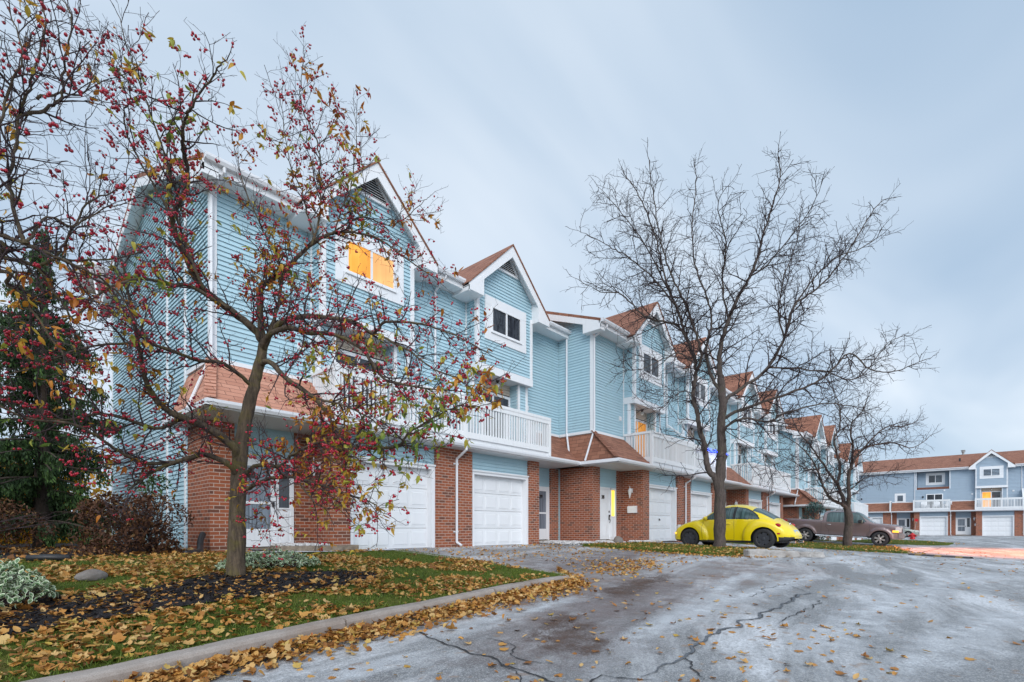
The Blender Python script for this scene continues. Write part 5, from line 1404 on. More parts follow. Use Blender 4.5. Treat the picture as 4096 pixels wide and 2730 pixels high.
class Car:
    """body shell lofted from cross sections; s runs from the nose backwards, y across, z up"""
    def __init__(c, L, ztop, zbelt, wbelt, zbot, nexp, tumble, wheels, bulge, stations, nlow=12, nup=22):
        c.L = L; c.t = (ztop, zbelt, wbelt, zbot, nexp, tumble); c.wheels = wheels; c.bulge = bulge; c.st = stations; c.nl = nlow; c.nu = nup
        c.grid = [c.section(s) for s in stations]
    def section(c, s):
        zt, zb, wb, z0, n, tb = [interp(t, s) for t in c.t]; zb = min(zb, zt - .01); pts = []
        for k in range(c.nl):
            t = k / c.nl; z = z0 + (zb - z0) * t; pts.append([wb * (1 - .10 * (1 - t) ** 2.2) , z])
        for k in range(c.nu + 1):
            a = math.pi / 2 * k / c.nu; cy, sz = max(0, math.cos(a)) ** (2 / n), max(0, math.sin(a)) ** (2 / n)
            z = zb + (zt - zb) * sz; pts.append([wb * cy * (1 - tb * sz) if k < c.nu else 0.0, z])
        out = []
        for y, z in pts:
            for (ws, wz, Ra, Ro, h) in c.bulge:
                r = math.hypot(s - ws, z - wz)
                if r < Ro and z > z0 + .0 and y > wb * .45: 
                    q = max(0, (r - Ra)) / (Ro - Ra); y += h * math.sqrt(max(0, 1 - q ** 3.2)) * min(1, (y / wb - .45) * 4)
            out.append((y, z))
        return out
    def surf(c, s, z):
        """half width of the shell at station s, height z (below the roof line)"""
        sec = c.section(s)
        for (y0, z0), (y1, z1) in zip(sec, sec[1:]):
            if z0 <= z <= z1 and z1 > z0: return y0 + (y1 - y0) * (z - z0) / (z1 - z0)
        return sec[0][0]
    def build(c, root, classify, mats, order):
        mbs = {k: MB() for k in order}; S = c.st
        for sg in (1, -1):
            for i in range(len(S) - 1):
                A, B = c.grid[i], c.grid[i+1]
                for j in range(len(A) - 1):
                    q = [(S[i], *A[j]), (S[i+1], *B[j]), (S[i+1], *B[j+1]), (S[i], *A[j+1])]
                    ins = 0; pq = []
                    for (s, y, z) in q:
                        hit = False
                        for (ws, wz, Ra) in c.wheels:
                            d = math.hypot(s - ws, z - wz)
                            if d < Ra and y > .4:
                                hit = True; k = Ra / max(d, 1e-3); s2, z2 = ws + (s - ws) * k, wz + (z - wz) * k; s, z = s2, max(z2, z); 
                        ins += hit; pq.append((s, y, z))
                    if ins == 4: continue
                    cs = sum(p[0] for p in q) / 4; cy = sum(p[1] for p in q) / 4; cz = sum(p[2] for p in q) / 4
                    key = classify(cs, cy, cz, j)
                    if key is None: continue
                    mb = mbs[key]; ids = [mb.V((p[0], p[1] * sg, p[2])) for p in pq]
                    mb.F(ids if sg < 0 else ids[::-1])
        for sg in (1, -1):   # close the ends
            for i, rev in ((0, 0), (len(S) - 1, 1)):
                sec = c.grid[i]; mb = mbs['body']
                for j in range(len(sec) - 1):
                    ids = [mb.V((S[i], sec[j][0]*sg, sec[j][1])), mb.V((S[i], sec[j+1][0]*sg, sec[j+1][1])), mb.V((S[i], 0, sec[j+1][1])), mb.V((S[i], 0, sec[j][1]))]
                    mb.F(ids if (sg > 0) ^ bool(rev) else ids[::-1])
        out = {}
        for k in order:
            if mbs[k].f:
                o = mbs[k].build(k, mats[k], root, True); b = bmesh.new(); b.from_mesh(o.data); bmesh.ops.remove_doubles(b, verts=b.verts, dist=.0015); bmesh.ops.recalc_face_normals(b, faces=b.faces); b.to_mesh(o.data); b.free(); out[k] = o
        return out

def frange(a, b, st): 
    n = int(round((b - a) / st)); return [a + (b - a) * i / n for i in range(n + 1)]
def strip(car, pts, w, side, mb, lift=.004):
    """thin raised line following the body side through (s,z) points"""
    P = []
    for a, b in zip(pts, pts[1:]):
        n = max(2, int(math.hypot(b[0]-a[0], b[1]-a[1]) / .04)); P += [(a[0]+(b[0]-a[0])*i/n, a[1]+(b[1]-a[1])*i/n) for i in range(n)]
    P.append(pts[-1])
    mb.tube([(s, side * (car.surf(s, z) + lift - w * .4), z) for s, z in P], w / 2, 5)
def wheel(parent, s, y, zc, Rt, Rr, width, rim_mat, style, side):
    o = MB(); hw = width / 2
    prof = [(Rr, -hw*.85), (Rt*.93, -hw), (Rt*.985, -hw*.8), (Rt, -hw*.5), (Rt, hw*.5), (Rt*.985, hw*.8), (Rt*.93, hw), (Rr, hw*.85)]
    o.lathe(prof, (s, y, zc), 'y', 40, caps=False); to = o.build('wheel', M['tyre'], parent, True)
    r = MB(); f = side * hw * .55; C = (s, y, zc)
    r.lathe([(Rr*1.01, side*hw*.8), (Rr*.93, side*hw*.74), (Rr*.88, f*.2)], C, 'y', 36, caps=False)
    r.lathe([(.0, f*.2-side*.02), (Rr*.9, f*.2-side*.02)], C, 'y', 30)
    rb = r.build('rim', rim_mat if style != 'dark_gap' else rim_mat, to, True)
    sp = MB(); k = 6
    for i in range(k):
        a = 2 * math.pi * i / k + .26; d = Vector((math.cos(a), 0, math.sin(a))); t = Vector((-math.sin(a), 0, math.cos(a))); c0 = Vector(C)
        w0, w1 = (.036, .056) if style == 'alloy' else (.075, .072)
        yy = Vector((0, side * hw * .72, 0)); yb = Vector((0, f * .2, 0))
        q = [c0 + d*Rr*.2 + t*w0 + yy, c0 + d*Rr*.2 - t*w0 + yy, c0 + d*Rr*.93 - t*w1 + yy*.98, c0 + d*Rr*.93 + t*w1 + yy*.98]
        sp.prism(q, Vector((0, -side * .03, 0)))
    sp.lathe([(0, side*hw*.82), (Rr*.2, side*hw*.80), (Rr*.27, side*hw*.70), (Rr*.27, side*hw*.4)], C, 'y', 20)
    sp.build('spoke', M['alloy'] if style == 'alloy' else M['hubcap'], to)
    return to
def carpaint(name, col, rough=.28, metal=0, coat=1.0, flake=0):
    m = NT(name); p = m.pos(); c = m.mix(m.math('MULTIPLY', m.noise(p, 3, 4), .25), col, tuple(x * .82 for x in col))
    m.l(c, m.b.inputs['Base Color']); m.set('Roughness', rough); m.set('Metallic', metal); m.set('Coat Weight', coat); m.set('Coat Roughness', .06); return m.mat
M['yellow'] = carpaint('yellow car paint', (.88, .66, .002), .36, coat=.8)
M['taupe'] = carpaint('grey brown metallic paint', (.21, .150, .148), .34, .4)
M['silver'] = carpaint('pale silver paint', (.40, .42, .37), .3, .4)
M['tyre'] = mat_plain('tyre rubber', (.022, .022, .024), .75)
M['hubcap'] = mat_plain('dark steel wheel', (.035, .037, .045), .5)
M['alloy'] = mat_plain('alloy wheel', (.50, .45, .42), .3, metal=.8)
M['rimdark'] = mat_plain('dark rim well', (.03, .028, .028), .6)
M['chrome'] = mat_plain('chrome', (.72, .70, .69), .1, metal=1)
M['carglass'] = mat_glass('car glass', (.06, .10, .10))
M['lampred'] = mat_plain('red lamp lens', (.42, .008, .02), .15)
M['lampamber'] = mat_emit('amber marker given reflected glow', (1, .36, .03), 2.6)  # emission stands in for orange street light reflected in the lens
M['lampclear'] = mat_plain('clear lamp lens', (.62, .60, .58), .12)
M['sill'] = mat_plain('black bumper plastic', (.03, .03, .033), .55)
M['plate'] = mat_plain('number plate', (.35, .45, .55), .4)

def place_car(root, nose, dirv):
    d = Vector(dirv).normalized(); root.location = nose; root.rotation_euler = (0, 0, math.atan2(-d.y, -d.x))

# ---- yellow round car.  local x = distance behind the nose
def beetle():
    root = thing('parked_car', 'bright yellow rounded two door car parked in the driveway behind the forked tree', 'car')
    ztop = [(0,.50),(.06,.60),(.2,.73),(.5,.89),(.8,.975),(1.05,1.02),(1.2,1.10),(1.45,1.29),(1.7,1.415),(2.0,1.49),(2.25,1.495),(2.5,1.465),(2.8,1.38),(3.1,1.245),(3.35,1.10),(3.55,.965),(3.75,.845),(3.92,.71),(4.02,.58),(4.08,.46)]
    zbelt = [(0,.42),(.2,.60),(.6,.74),(1.1,.90),(1.5,.94),(2.6,.94),(3.0,.91),(3.4,.80),(3.8,.62),(4.08,.42)]
    wb = [(0,.42),(.06,.52),(.2,.61),(.5,.67),(1.0,.73),(1.5,.775),(2.5,.775),(3.0,.74),(3.4,.67),(3.8,.56),(4.0,.44),(4.08,.36)]
    zbot = [(0,.28),(.3,.20),(1,.19),(3,.19),(3.7,.24),(4.08,.34)]
    nx = [(0,2.4),(1,2.3),(1.5,2.5),(2.5,2.5),(3.3,2.3),(4.08,2.4)]
    tb = [(0,.0),(1.1,.05),(1.6,.14),(2.6,.14),(3.2,.08),(4.08,0)]
    wz = .33; W1, W2 = .78, 3.29
    st = sorted(set([0, .015, .035, .06, .09] + frange(.12, 3.95, .02) + [3.98, 4.01, 4.035, 4.055, 4.07, 4.08]))
    car = Car(4.08, ztop, zbelt, wb, zbot, nx, tb, [(W1, wz, .385), (W2, wz, .385)], [(W1, wz, .385, .66, .125), (W2, wz, .385, .68, .125)], st, 20, 52)
    def poly_in(s, z, P): return bool(inpoly(np.array([s]), np.array([z]), P)[0])
    g1 = [(1.30,.985),(1.50,1.15),(1.72,1.285),(1.95,1.355),(2.28,1.375),(2.30,.985)]
    g2 = [(2.38,.985),(2.38,1.372),(2.62,1.325),(2.85,1.22),(3.02,1.09),(3.10,.985)]
    fr = [(1.24,.965),(1.50,1.18),(1.72,1.315),(1.95,1.385),(2.32,1.402),(2.64,1.35),(2.88,1.24),(3.06,1.10),(3.15,.965)]
    def cl(s, y, z, j):
        if y > .38 and poly_in(s, z, g1): return 'window'
        if y > .38 and poly_in(s, z, g2): return 'window'
        if y > .38 and poly_in(s, z, fr): return 'window_trim'
        if 1.13 < s < 1.80 and z > interp(ztop, s) - .16 and y < .56 - .12 * (s - 1.13) and s < 1.72 + .1 * (y < .3): return 'windscreen'
        if 2.86 < s < 3.50 and y < .52 - .10 * (s - 2.86) and z > interp(ztop, s) - .20: return 'rear_window'
        if z < .265 and (s < 4.0): return 'sill'
        if s > 3.72 and z < .39: return 'sill'
        return 'body'
    car.build(root, cl, dict(body=M['yellow'], window=M['carglass'], window_trim=M['black'], windscreen=M['carglass'], rear_window=M['carglass'], sill=M['sill']), ['body', 'window', 'window_trim', 'windscreen', 'rear_window', 'sill'])
    uw = MB()
    for s in (W1, W2):
        uw.box(s - .40, s + .40, -.66, .66, .25, .80 if s < 2 else .82)
    uw.box(.3, 3.8, -.6, .6, .2, .5); uw.build('wheel_well', M['dark'], root)
    for s in (W1, W2):
        for sg in (1, -1): wheel(root, s, sg * .735, wz, .325, .222, .2, M['rimdark'], 'dark', sg)
    for sg in (1, -1):
        h = MB(); h.ball((.27, sg * .575, .69), .115, 14, 9, 1.0, .62, 1.05); h.build('headlight', M['lampclear'], root, True)
        h = MB(); y = car.surf(3.67, .76); h.ball((3.68, sg * (y - .015), .765), .105, 14, 9, .95, .35, .62); h.build('tail_light', M['lampred'], root, True)
        h = MB(); y = car.surf(3.62, .51); h.ball((3.70, sg * (car.surf(3.70, .50) - .004), .50), .07, 10, 7, 1.1, .22, .38); h.build('side_marker', M['lampred'], root, True)
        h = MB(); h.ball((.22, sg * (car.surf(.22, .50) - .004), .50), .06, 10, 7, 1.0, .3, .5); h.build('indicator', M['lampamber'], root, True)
        h = MB(); y = car.surf(1.36, 1.0); h.ball((1.38, sg * (y + .10), 1.02), .085, 12, 8, .75, 1.15, .85); h.tube([(1.36, sg * y, .98), (1.37, sg * (y + .08), 1.0)], .025, 6); h.build('mirror', M['yellow'], root, True)
        h = MB(); y = car.surf(2.12, .82)
        h.tube([(2.02, sg * (y + .004), .82), (2.06, sg * (y + .03), .825), (2.18, sg * (y + .03), .825), (2.22, sg * (y + .004), .82)], .016, 6); h.build('door_handle', M['yellow'], root, True)
        h = MB()
        strip(car, [(1.27, .95), (1.25, .75), (1.27, .29)], .010, sg, h, .002); strip(car, [(2.34, .95), (2.34, .5), (2.32, .29)], .010, sg, h, .002)
        strip(car, [(1.27, .29), (2.32, .29)], .010, sg, h, .002)
        h.build('door_seam', M['dark'], root)
    h = MB(); h.prism([(4.03, -.2, .52), (4.05, -.2, .52), (4.0, -.2, .62), (3.98, -.2, .62)], (0, .4, 0)); h.build('number_plate', M['plate'], root)
    h = MB(); h.tube([(2.95, 0, 1.30), (3.28, .02, 1.55)], .006, 5); h.build('antenna', M['black'], root)
    h = MB(); h.tube([(3.95, .38, .24), (4.12, .38, .23)], .035, 10); h.tube([(3.95, -.38, .24), (4.12, -.38, .23)], .035, 10); h.build('exhaust', M['chrome'], root)
    h = MB()
    for s in frange(.3, 1.0, .1): pass
    h.ball((3.83, 0, .80), .055, 12, 8, .5, 1, 1); h.build('badge', M['chrome'], root, True)
    return root
bt = beetle()
_f = at(2763, 2186, 18.2); _r = at(3054.5, 2199, 16.4)
dv = (_f - _r); dv.z = 0; dv.normalize(); lat = Vector((dv.y, -dv.x, 0))     # to the car's right (+X side)
mid = (_f + _r) / 2; mid += lat * .735
nose = mid + dv * (1.255 + .78); zr = float(g(np.array([mid.x]), np.array([mid.y]))[0]); nose.z = zr + .008
place_car(bt, nose, dv)
print('beetle', nose, dv)

# ---- pickup
def pickup():
    root = thing('pickup_truck', 'grey brown crew cab pickup truck with amber marker given reflected glow parked nose to the road', 'pickup truck')
    ztop = [(0,1.06),(.04,1.13),(.12,1.175),(.5,1.225),(1.0,1.27),(1.30,1.305),(1.36,1.34),(1.66,1.58),(1.92,1.79),(2.10,1.88),(2.4,1.925),(3.0,1.94),(3.4,1.93),(3.66,1.89),(3.74,1.80),(3.80,1.52),(3.815,1.37),(3.86,1.355),(5.75,1.375),(5.80,1.37),(5.84,1.36)]
    zbelt = [(0,.96),(.3,1.08),(1.2,1.17),(1.5,1.22),(3.8,1.25),(5.84,1.26)]
    wb = [(0,.80),(.05,.86),(.2,.91),(.6,.945),(1.2,.955),(3.8,.955),(5.6,.95),(5.8,.94),(5.84,.92)]
    zbot = [(0,.42),(.4,.40),(1.0,.45),(4.5,.47),(5.2,.52),(5.84,.58)]
    nx = [(0,4),(1.2,4.5),(1.6,4.2),(2.2,4.6),(3.6,4.6),(3.82,9),(5.84,10)]
    tb = [(0,.04),(1.25,.05),(1.7,.17),(2.2,.235),(3.6,.235),(3.78,.2),(3.83,.02),(5.84,.02)]
    wz = .40; W1, W2 = .98, 4.66
    st = sorted(set([0, .012, .03, .05] + frange(.08, 3.70, .036) + [3.72, 3.74, 3.76, 3.78, 3.79, 3.80, 3.8075, 3.815, 3.83] + frange(3.86, 5.80, .036) + [5.82, 5.84]))
    car = Car(5.84, ztop, zbelt, wb, zbot, nx, tb, [(W1, wz, .47), (W2, wz, .47)], [(W1, wz, .47, .62, .055), (W2, wz, .47, .62, .055)], st, 14, 34)
    def pin(s, z, P): return bool(inpoly(np.array([s]), np.array([z]), P)[0])
    g1 = [(1.66,1.30),(1.80,1.50),(2.02,1.72),(2.22,1.81),(2.62,1.825),(2.62,1.30)]
    g2 = [(2.72,1.30),(2.72,1.825),(3.34,1.82),(3.48,1.77),(3.55,1.66),(3.57,1.30)]
    fr = [(1.60,1.275),(1.80,1.54),(2.02,1.755),(2.22,1.845),(3.36,1.855),(3.52,1.80),(3.59,1.68),(3.61,1.275)]
    def cl(s, y, z, j):
        if y > .5 and (pin(s, z, g1) or pin(s, z, g2)): return 'window'
        if y > .5 and pin(s, z, fr): return 'window_trim'
        if 1.34 < s < 2.18 and y < .86 - .2 * (s - 1.34) and z > interp(ztop, s) - .13: return 'windscreen'
        if 3.70 < s < 3.83 and z > 1.42 and y < .62: return 'rear_window'
        if s > 3.86 and s < 5.78 and y < .86 and z > 1.30: return 'bed_cover'
        if z < .52 and 1.2 < s < 4.3: return 'sill'
        if s < .45 and z < .74: return 'bumper'
        if s > 5.72 and z < .80: return 'bumper'
        return 'body'
    car.build(root, cl, dict(body=M['taupe'], window=M['carglass'], window_trim=M['black'], windscreen=M['carglass'], rear_window=M['carglass'], bed_cover=M['black'], sill=M['sill'], bumper=M['bumpermetal']), ['body', 'window', 'window_trim', 'windscreen', 'rear_window', 'bed_cover', 'sill', 'bumper'])
    uw = MB()
    for s in (W1, W2): uw.box(s - .47, s + .47, -.72, .72, .42, .92)
    uw.box(.3, 5.5, -.55, .55, .42, .7); uw.build('wheel_well', M['dark'], root)
    for s in (W1, W2):
        for sg in (1, -1): wheel(root, s, sg * .83, wz, .40, .265, .27, M['rimdark'], 'alloy', sg)
    h = MB(); h.box(-.02, .03, -.52, .52, .78, 1.08); gr = h.build('grille', M['black'], root)
    h = MB()
    for z in (.80, .885, .97, 1.06): h.box(-.045, -.021, -.54, .54, z, z + .028)
    h.box(-.045, -.021, -.55, -.52, .80, 1.09); h.box(-.045, -.021, .52, .55, .80, 1.09); h.build('slat', M['chrome'], gr)
    for sg in (1, -1):
        h = MB(); h.prism([(.0, sg * .56, .80), (.0, sg * .80, .80), (.0, sg * .80, 1.08), (.0, sg * .56, 1.08)], (.05, 0, 0)); h.box(.03, .30, sg * .80, sg * (car.surf(.28, .95) + .012), .82, 1.07)
        hl = h.build('headlight', M['lampclear'], root)
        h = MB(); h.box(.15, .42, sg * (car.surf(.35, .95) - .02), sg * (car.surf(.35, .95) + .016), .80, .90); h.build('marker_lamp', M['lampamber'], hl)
        h = MB(); h.box(5.66, 5.86, sg * .86, sg * .966, .86, 1.30); h.build('tail_light', M['lampred'], root)
        h = MB(); h.box(1.80, 2.02, sg * 1.0, sg * 1.24, 1.24, 1.42); h.tube([(1.92, sg * .93, 1.25), (1.92, sg * 1.05, 1.30)], .03, 6)
        mo = h.build('mirror', M['black'], root); b = bmesh.new(); b.from_mesh(mo.data); bmesh.ops.bevel(b, geom=[e for e in b.edges], offset=.03, segments=2, affect='EDGES'); b.to_mesh(mo.data); b.free()
        h = MB(); h.box(1.785, 1.83, sg * 1.03, sg * 1.225, 1.27, 1.41); h.build('mirror_cap', M['chrome'], mo)
        for s in (2.40, 3.36):
            h = MB(); y = car.surf(s, 1.10); h.tube([(s - .02, sg * (y), 1.10), (s + .02, sg * (y + .035), 1.105), (s + .18, sg * (y + .035), 1.105), (s + .22, sg * y, 1.10)], .02, 6); h.build('door_handle', M['chrome'], root, True)
        h = MB()
        strip(car, [(1.50, 1.22), (1.46, 1.0), (1.50, .55)], .011, sg, h, .002); strip(car, [(2.67, 1.24), (2.67, .55)], .011, sg, h, .002); strip(car, [(3.62, 1.24), (3.60, .95), (3.46, .80), (3.44, .55)], .011, sg, h, .002); strip(car, [(3.84, 1.34), (3.84, .52)], .014, sg, h, .002)
        h.build('door_seam', M['dark'], root)
        h = MB(); strip(car, [(1.55, .80), (3.42, .80)], .02, sg, h, .002); h.build('side_trim', M['taupe'], root)
        h = MB(); h.tube([(1.55, sg * .98, .43), (4.1, sg * .98, .44)], .045, 8); h.build('running_board', M['chrome'], root)
        h = MB(); h.box(1.47, 1.485, sg * .76, sg * .99, .22, .52); h.build('mud_flap', M['black'], root)
        y = car.surf(5.2, 1.22) + .006
        t = text_obj('badge', '4x4', .13, (5.46, sg * y, 1.20), (R(90), 0, 0 if sg < 0 else R(180)), M['chrome'], root, .003)
    h = MB(); h.box(-.12, .18, -.95, .95, .46, .76); bo = h.build('front_bumper', M['bumpermetal'], root); b = bmesh.new(); b.from_mesh(bo.data); bmesh.ops.bevel(b, geom=[e for e in b.edges], offset=.045, segments=3, affect='EDGES'); b.to_mesh(bo.data); b.free()
    h = MB(); h.box(-.125, -.02, -.6, .6, .52, .62); h.build('air_intake', M['black'], bo)
    for sg in (1, -1):
        h = MB(); h.lathe([(0, -.11), (.05, -.108), (.06, -.09)], (-.02, sg * .74, .58), 'x', 14); h.build('fog_lamp', M['dark'], bo)
    h = MB(); h.box(5.78, 5.96, -.92, .92, .56, .76); h.build('rear_bumper', M['bumpermetal'], root)
    return root
M['bumpermetal'] = mat_plain('satin bumper metal', (.36, .33, .32), .28, metal=.7)
pk = pickup()
_r = at(3216.4, 2169, 30.9); _f = at(3520.3, 2188.5, 28.5)
dv = _f - _r; dv.z = 0; dv.normalize(); lat = Vector((-dv.y, dv.x, 0))       # away from the viewer (+X)
mid = (_f + _r) / 2 + lat * .83
nose = mid + dv * (1.84 + .98); zz = g(np.array([(mid + dv * 1.84).x, (mid - dv * 1.84).x]), np.array([(mid + dv * 1.84).y, (mid - dv * 1.84).y]))
place_car(pk, nose, dv); pit = math.atan2(zz[1] - zz[0], 3.68); nose.z = float(zz[0] - (zz[1] - zz[0]) / 3.68 * .98) + .005
pk.location = nose; pk.rotation_euler = (0, -pit, pk.rotation_euler[2])
print('pickup', nose, dv, zz, pit)

# ---- silver car far behind the pickup
def sedan():
    root = thing('parked_car', 'pale silver car far behind the pickup nose, beside the red hydrant', 'car')
    ztop = [(0,.62),(.1,.72),(.5,.82),(1.1,.93),(1.3,1.0),(1.8,1.3),(2.1,1.41),(2.8,1.42),(3.3,1.28),(3.8,1.05),(4.3,1.0),(4.5,.85),(4.6,.6)]
    zb = [(0,.5),(.5,.74),(1.3,.88),(3.5,.93),(4.3,.85),(4.6,.5)]; w_ = [(0,.55),(.15,.72),(.5,.82),(1.5,.88),(3.8,.87),(4.4,.78),(4.6,.6)]
    z0 = [(0,.25),(.5,.2),(4,.2),(4.6,.3)]; nx = [(0,3),(4.6,3)]; tb = [(0,0),(1.2,.05),(1.9,.2),(3.2,.2),(3.9,.05),(4.6,0)]
    car = Car(4.6, ztop, zb, w_, z0, nx, tb, [(.9, .32, .37), (3.6, .32, .37)], [(.9, .32, .37, .5, .03), (3.6, .32, .37, .5, .03)], frange(0, 4.6, .07), 10, 16)
    def cl(s, y, z, j):
        if z > .95 and 1.45 < s < 3.7 and y > .45 and z < interp(ztop, s) - .1: return 'window'
        if 1.2 < s < 2.0 and y < .6 and z > interp(ztop, s) - .12: return 'windscreen'
        return 'body'
    car.build(root, cl, dict(body=M['silver'], window=M['carglass'], windscreen=M['carglass']), ['body', 'window', 'windscreen'])
    u = MB(); u.box(.5, 4.1, -.6, .6, .22, .7); u.build('wheel_well', M['dark'], root)
    for s in (.9, 3.6):
        for sg in (1, -1): wheel(root, s, sg * .76, .32, .32, .21, .2, M['rimdark'], 'alloy', sg)
    for sg in (1, -1):
        h = MB(); h.ball((.16, sg * .6, .66), .13, 12, 8, 1, .9, .55); h.build('headlight', M['lampclear'], root, True)
        h = MB(); h.ball((1.5, sg * .97, .98), .09, 10, 7, .6, 1, .7); h.build('mirror', M['silver'], root, True)
    h = MB(); h.box(-.01, .05, -.5, .5, .34, .5); h.build('grille', M['black'], root)
    return root
sd_ = sedan(); sd_.location = (73.2, 4.35, float(g(np.array([73.2]), np.array([5]))[0])); sd_.rotation_euler = (0, 0, R(90))
# ------------------------------------------------------------------ small things about the place
def rock(name, label, cat, loc, dims, seed, mat, group=None, rz=0, blocky=False):
    b = bmesh.new()
    if blocky:
        bmesh.ops.create_cube(b, size=1); bmesh.ops.subdivide_edges(b, edges=b.edges[:], cuts=5, use_grid_fill=True)
    else: bmesh.ops.create_icosphere(b, subdivisions=4, radius=.5)
    for v in b.verts:
        n = noise.noise(v.co * 2.2 + Vector((seed * 3.7, 0, 0))); n2 = noise.noise(v.co * 7 + Vector((0, seed, 0)))
        if blocky:
            k = 1 - .10 * (max(abs(v.co.x), abs(v.co.y), abs(v.co.z)) > .49) * max(0, (abs(v.co.x) > .4) + (abs(v.co.y) > .4) + (abs(v.co.z) > .4) - 1)
            v.co *= k
        v.co *= 1 + .13 * n + .05 * n2
        v.co.x *= dims[0]; v.co.y *= dims[1]; v.co.z *= dims[2]
    me = bpy.data.meshes.new(name); b.to_mesh(me); b.free(); me.materials.append(mat)
    me.polygons.foreach_set('use_smooth', [not blocky] * len(me.polygons))
    o = link_mesh(name, me); o.location = loc; o.rotation_euler = (0, 0, rz); return tag(o, label, cat, group)
def gg(x, y): return float(g(np.array([x]), np.array([y]))[0])
rock('boulder', 'flat grey field stone lying in the leaves beside the mulch bed', 'stone', (1.08, 7.4, gz(1.08, 7.4) + .05), (.30, .22, .15), 2, M['boulder'], rz=.4)
rock('round_stone', 'brown rounded stone at the door step of number 28', 'stone', (15.75, 9.2, gg(15.7, 9.2) + .14), (.42, .32, .34), 5, M['boulder'])
bx = [(2985, 3068, 'leftmost and tallest, with a broken corner'), (3066, 3130, 'second from the left, tilted'), (3116, 3186, 'in the middle, low and pale'), (3184, 3228, 'fourth from the left, smallest'), (3226, 3284, 'rightmost, cleanly squared')]
for k, (a, b_, lb) in enumerate(bx):
    pc = (a + b_) / 2; d = 13.75 + k * .18; p = at(pc, 2215, d); wd = (b_ - a) / FPX * d * 1.12
    rock('limestone_block', 'pale limestone block edging the grass, ' + lb, 'stone block', (p.x, p.y, gg(p.x, p.y) + .085 - .008 * k), (wd, .34, (.27, .23, .21, .17, .18)[k]), k + 11, M['stone'], 'limestone blocks by the yellow car', rz=YAW - R(90) + (.12, -.1, .05, .2, -.05)[k], blocky=True)

# timber-edged gravel bed beside the near door, door mat, drain pipes
tb_ = thing('timber_border', 'grey timber edging round white gravel beside the near door', 'garden border', (5.0, 11.0, gz(5, 11)))
def tmb(a, b, z): 
    m = MB(); m.bar((a[0] - 5, a[1] - 11, z), (b[0] - 5, b[1] - 11, z), .11, .11); m.build('timber', M['wood'], tb_)
tmb((4.85, 11.15), (5.35, 10.62), .07); tmb((5.35, 10.66), (6.38, 10.62), .07); tmb((5.36, 10.72), (5.40, 10.98), .07); tmb((6.33, 10.68), (6.33, 10.9), .07); tmb((4.82, 11.3), (4.9, 11.7), .07)
m_ = MB(); m_.box(-.4, .4, -.25, .25, 0, .018); mt = m_.build('door_mat', M['black']); mt.location = (4.75, 11.45, gz(4.75, 11.45) + .03); tag(mt, 'black mat on the white path before the near door', 'door mat')
hp = MB(); pts = catmull([(3.50, 11.75, .42), (3.42, 11.62, .30), (3.36, 11.45, .16), (3.25, 11.15, .07), (2.95, 10.95, .055)], 8)
hp.tube(pts, [.055 + .006 * (i % 2) for i in range(len(pts))], 10); tag(hp.build('drain_hose', M['black'], None, True), 'black ribbed drain hose bending out at the foot of the near brick corner', 'drain pipe')
hp = MB(); a = at(105, 2226, 7.6); b_ = at(280, 2220, 7.8); hp.tube([(a.x, a.y, gz(a.x, a.y) + .05), ((a.x + b_.x) / 2, (a.y + b_.y) / 2 + .05, gz(a.x, a.y) + .06), (b_.x, b_.y, gz(b_.x, b_.y) + .05)], .05, 10)
tag(hp.build('drain_pipe', M['black'], None, True), 'straight black pipe lying on the leaves below the hedge', 'drain pipe')

# satellite dish on the back corner of the near house
ds = thing('satellite_dish', 'large grey round dish on a mast behind the spruce top', 'satellite dish', (3.28, 22.0, 8.95))
q = MB(); ax = (Vector((0, 0, CAMZ)) - Vector((3.28, 22.0, 8.95))).normalized(); ax = (-ax + Vector((-.3, 0, .35))).normalized()
e1 = ax.orthogonal().normalized(); e2 = ax.cross(e1); rings = []
for r, h in ((0, 0), (.15, .01), (.3, .045), (.45, .10), (.55, .15)):
    rings.append([q.V(e1 * (math.cos(t) * r) + e2 * (math.sin(t) * r) + ax * h) for t in [2 * math.pi * i / 28 for i in range(28)]])
for a, b_ in zip(rings, rings[1:]):
    for j in range(28): q.F([a[j], a[(j+1) % 28], b_[(j+1) % 28], b_[j]])
do = q.build('reflector', M['dishgrey'] if 'dishgrey' in M else M['metalw'], ds, True); sm = do.modifiers.new('thick', 'SOLIDIFY'); sm.thickness = .02
q = MB(); q.tube([(0, 0, -.02), (.05, -.15, -.5), (.39, -.5, -1.1)], .035, 8); q.build('mast', M['metalw'], ds)
q = MB(); q.tube([ax * .02, ax * .5 + e1 * .12], .015, 6); q.ball(ax * .52 + e1 * .12, .05, 10, 7); q.build('feed_arm', M['metalw'], ds)

# red hydrant with marker rod
hx = at(3650, 2150, 48.5); hz = gg(hx.x, hx.y)
hy = thing('fire_hydrant', 'red fire hydrant with a round red marker on a rod near the far lawn tip', 'fire hydrant', (hx.x, hx.y, hz))
M['red'] = mat_plain('red hydrant paint', (.50, .012, .015), .4); M['grey'] = mat_plain('grey rod', (.3, .3, .3), .5)
q = MB(); q.lathe([(.24, 0), (.24, .05), (.19, .07), (.19, .38), (.235, .40), (.235, .44), (.19, .46), (.14, .54), (.05, .57), (.05, .63), (0, .63)], (0, 0, 0), 'z', 18); q.build('barrel', M['red'], hy, True)
for sg in (-1, 1):
    q = MB(); q.lathe([(.06, sg * .16), (.06, sg * .25), (.075, sg * .25), (.075, sg * .30), (0, sg * .31)], (0, 0, .32), 'y', 12); q.build('nozzle', M['red'], hy, True)
q = MB(); q.lathe([(.09, -.16), (.09, -.25), (.10, -.25), (.10, -.30), (0, -.31)], (0, 0, .28), 'x', 14); q.build('nozzle', M['red'], hy, True)
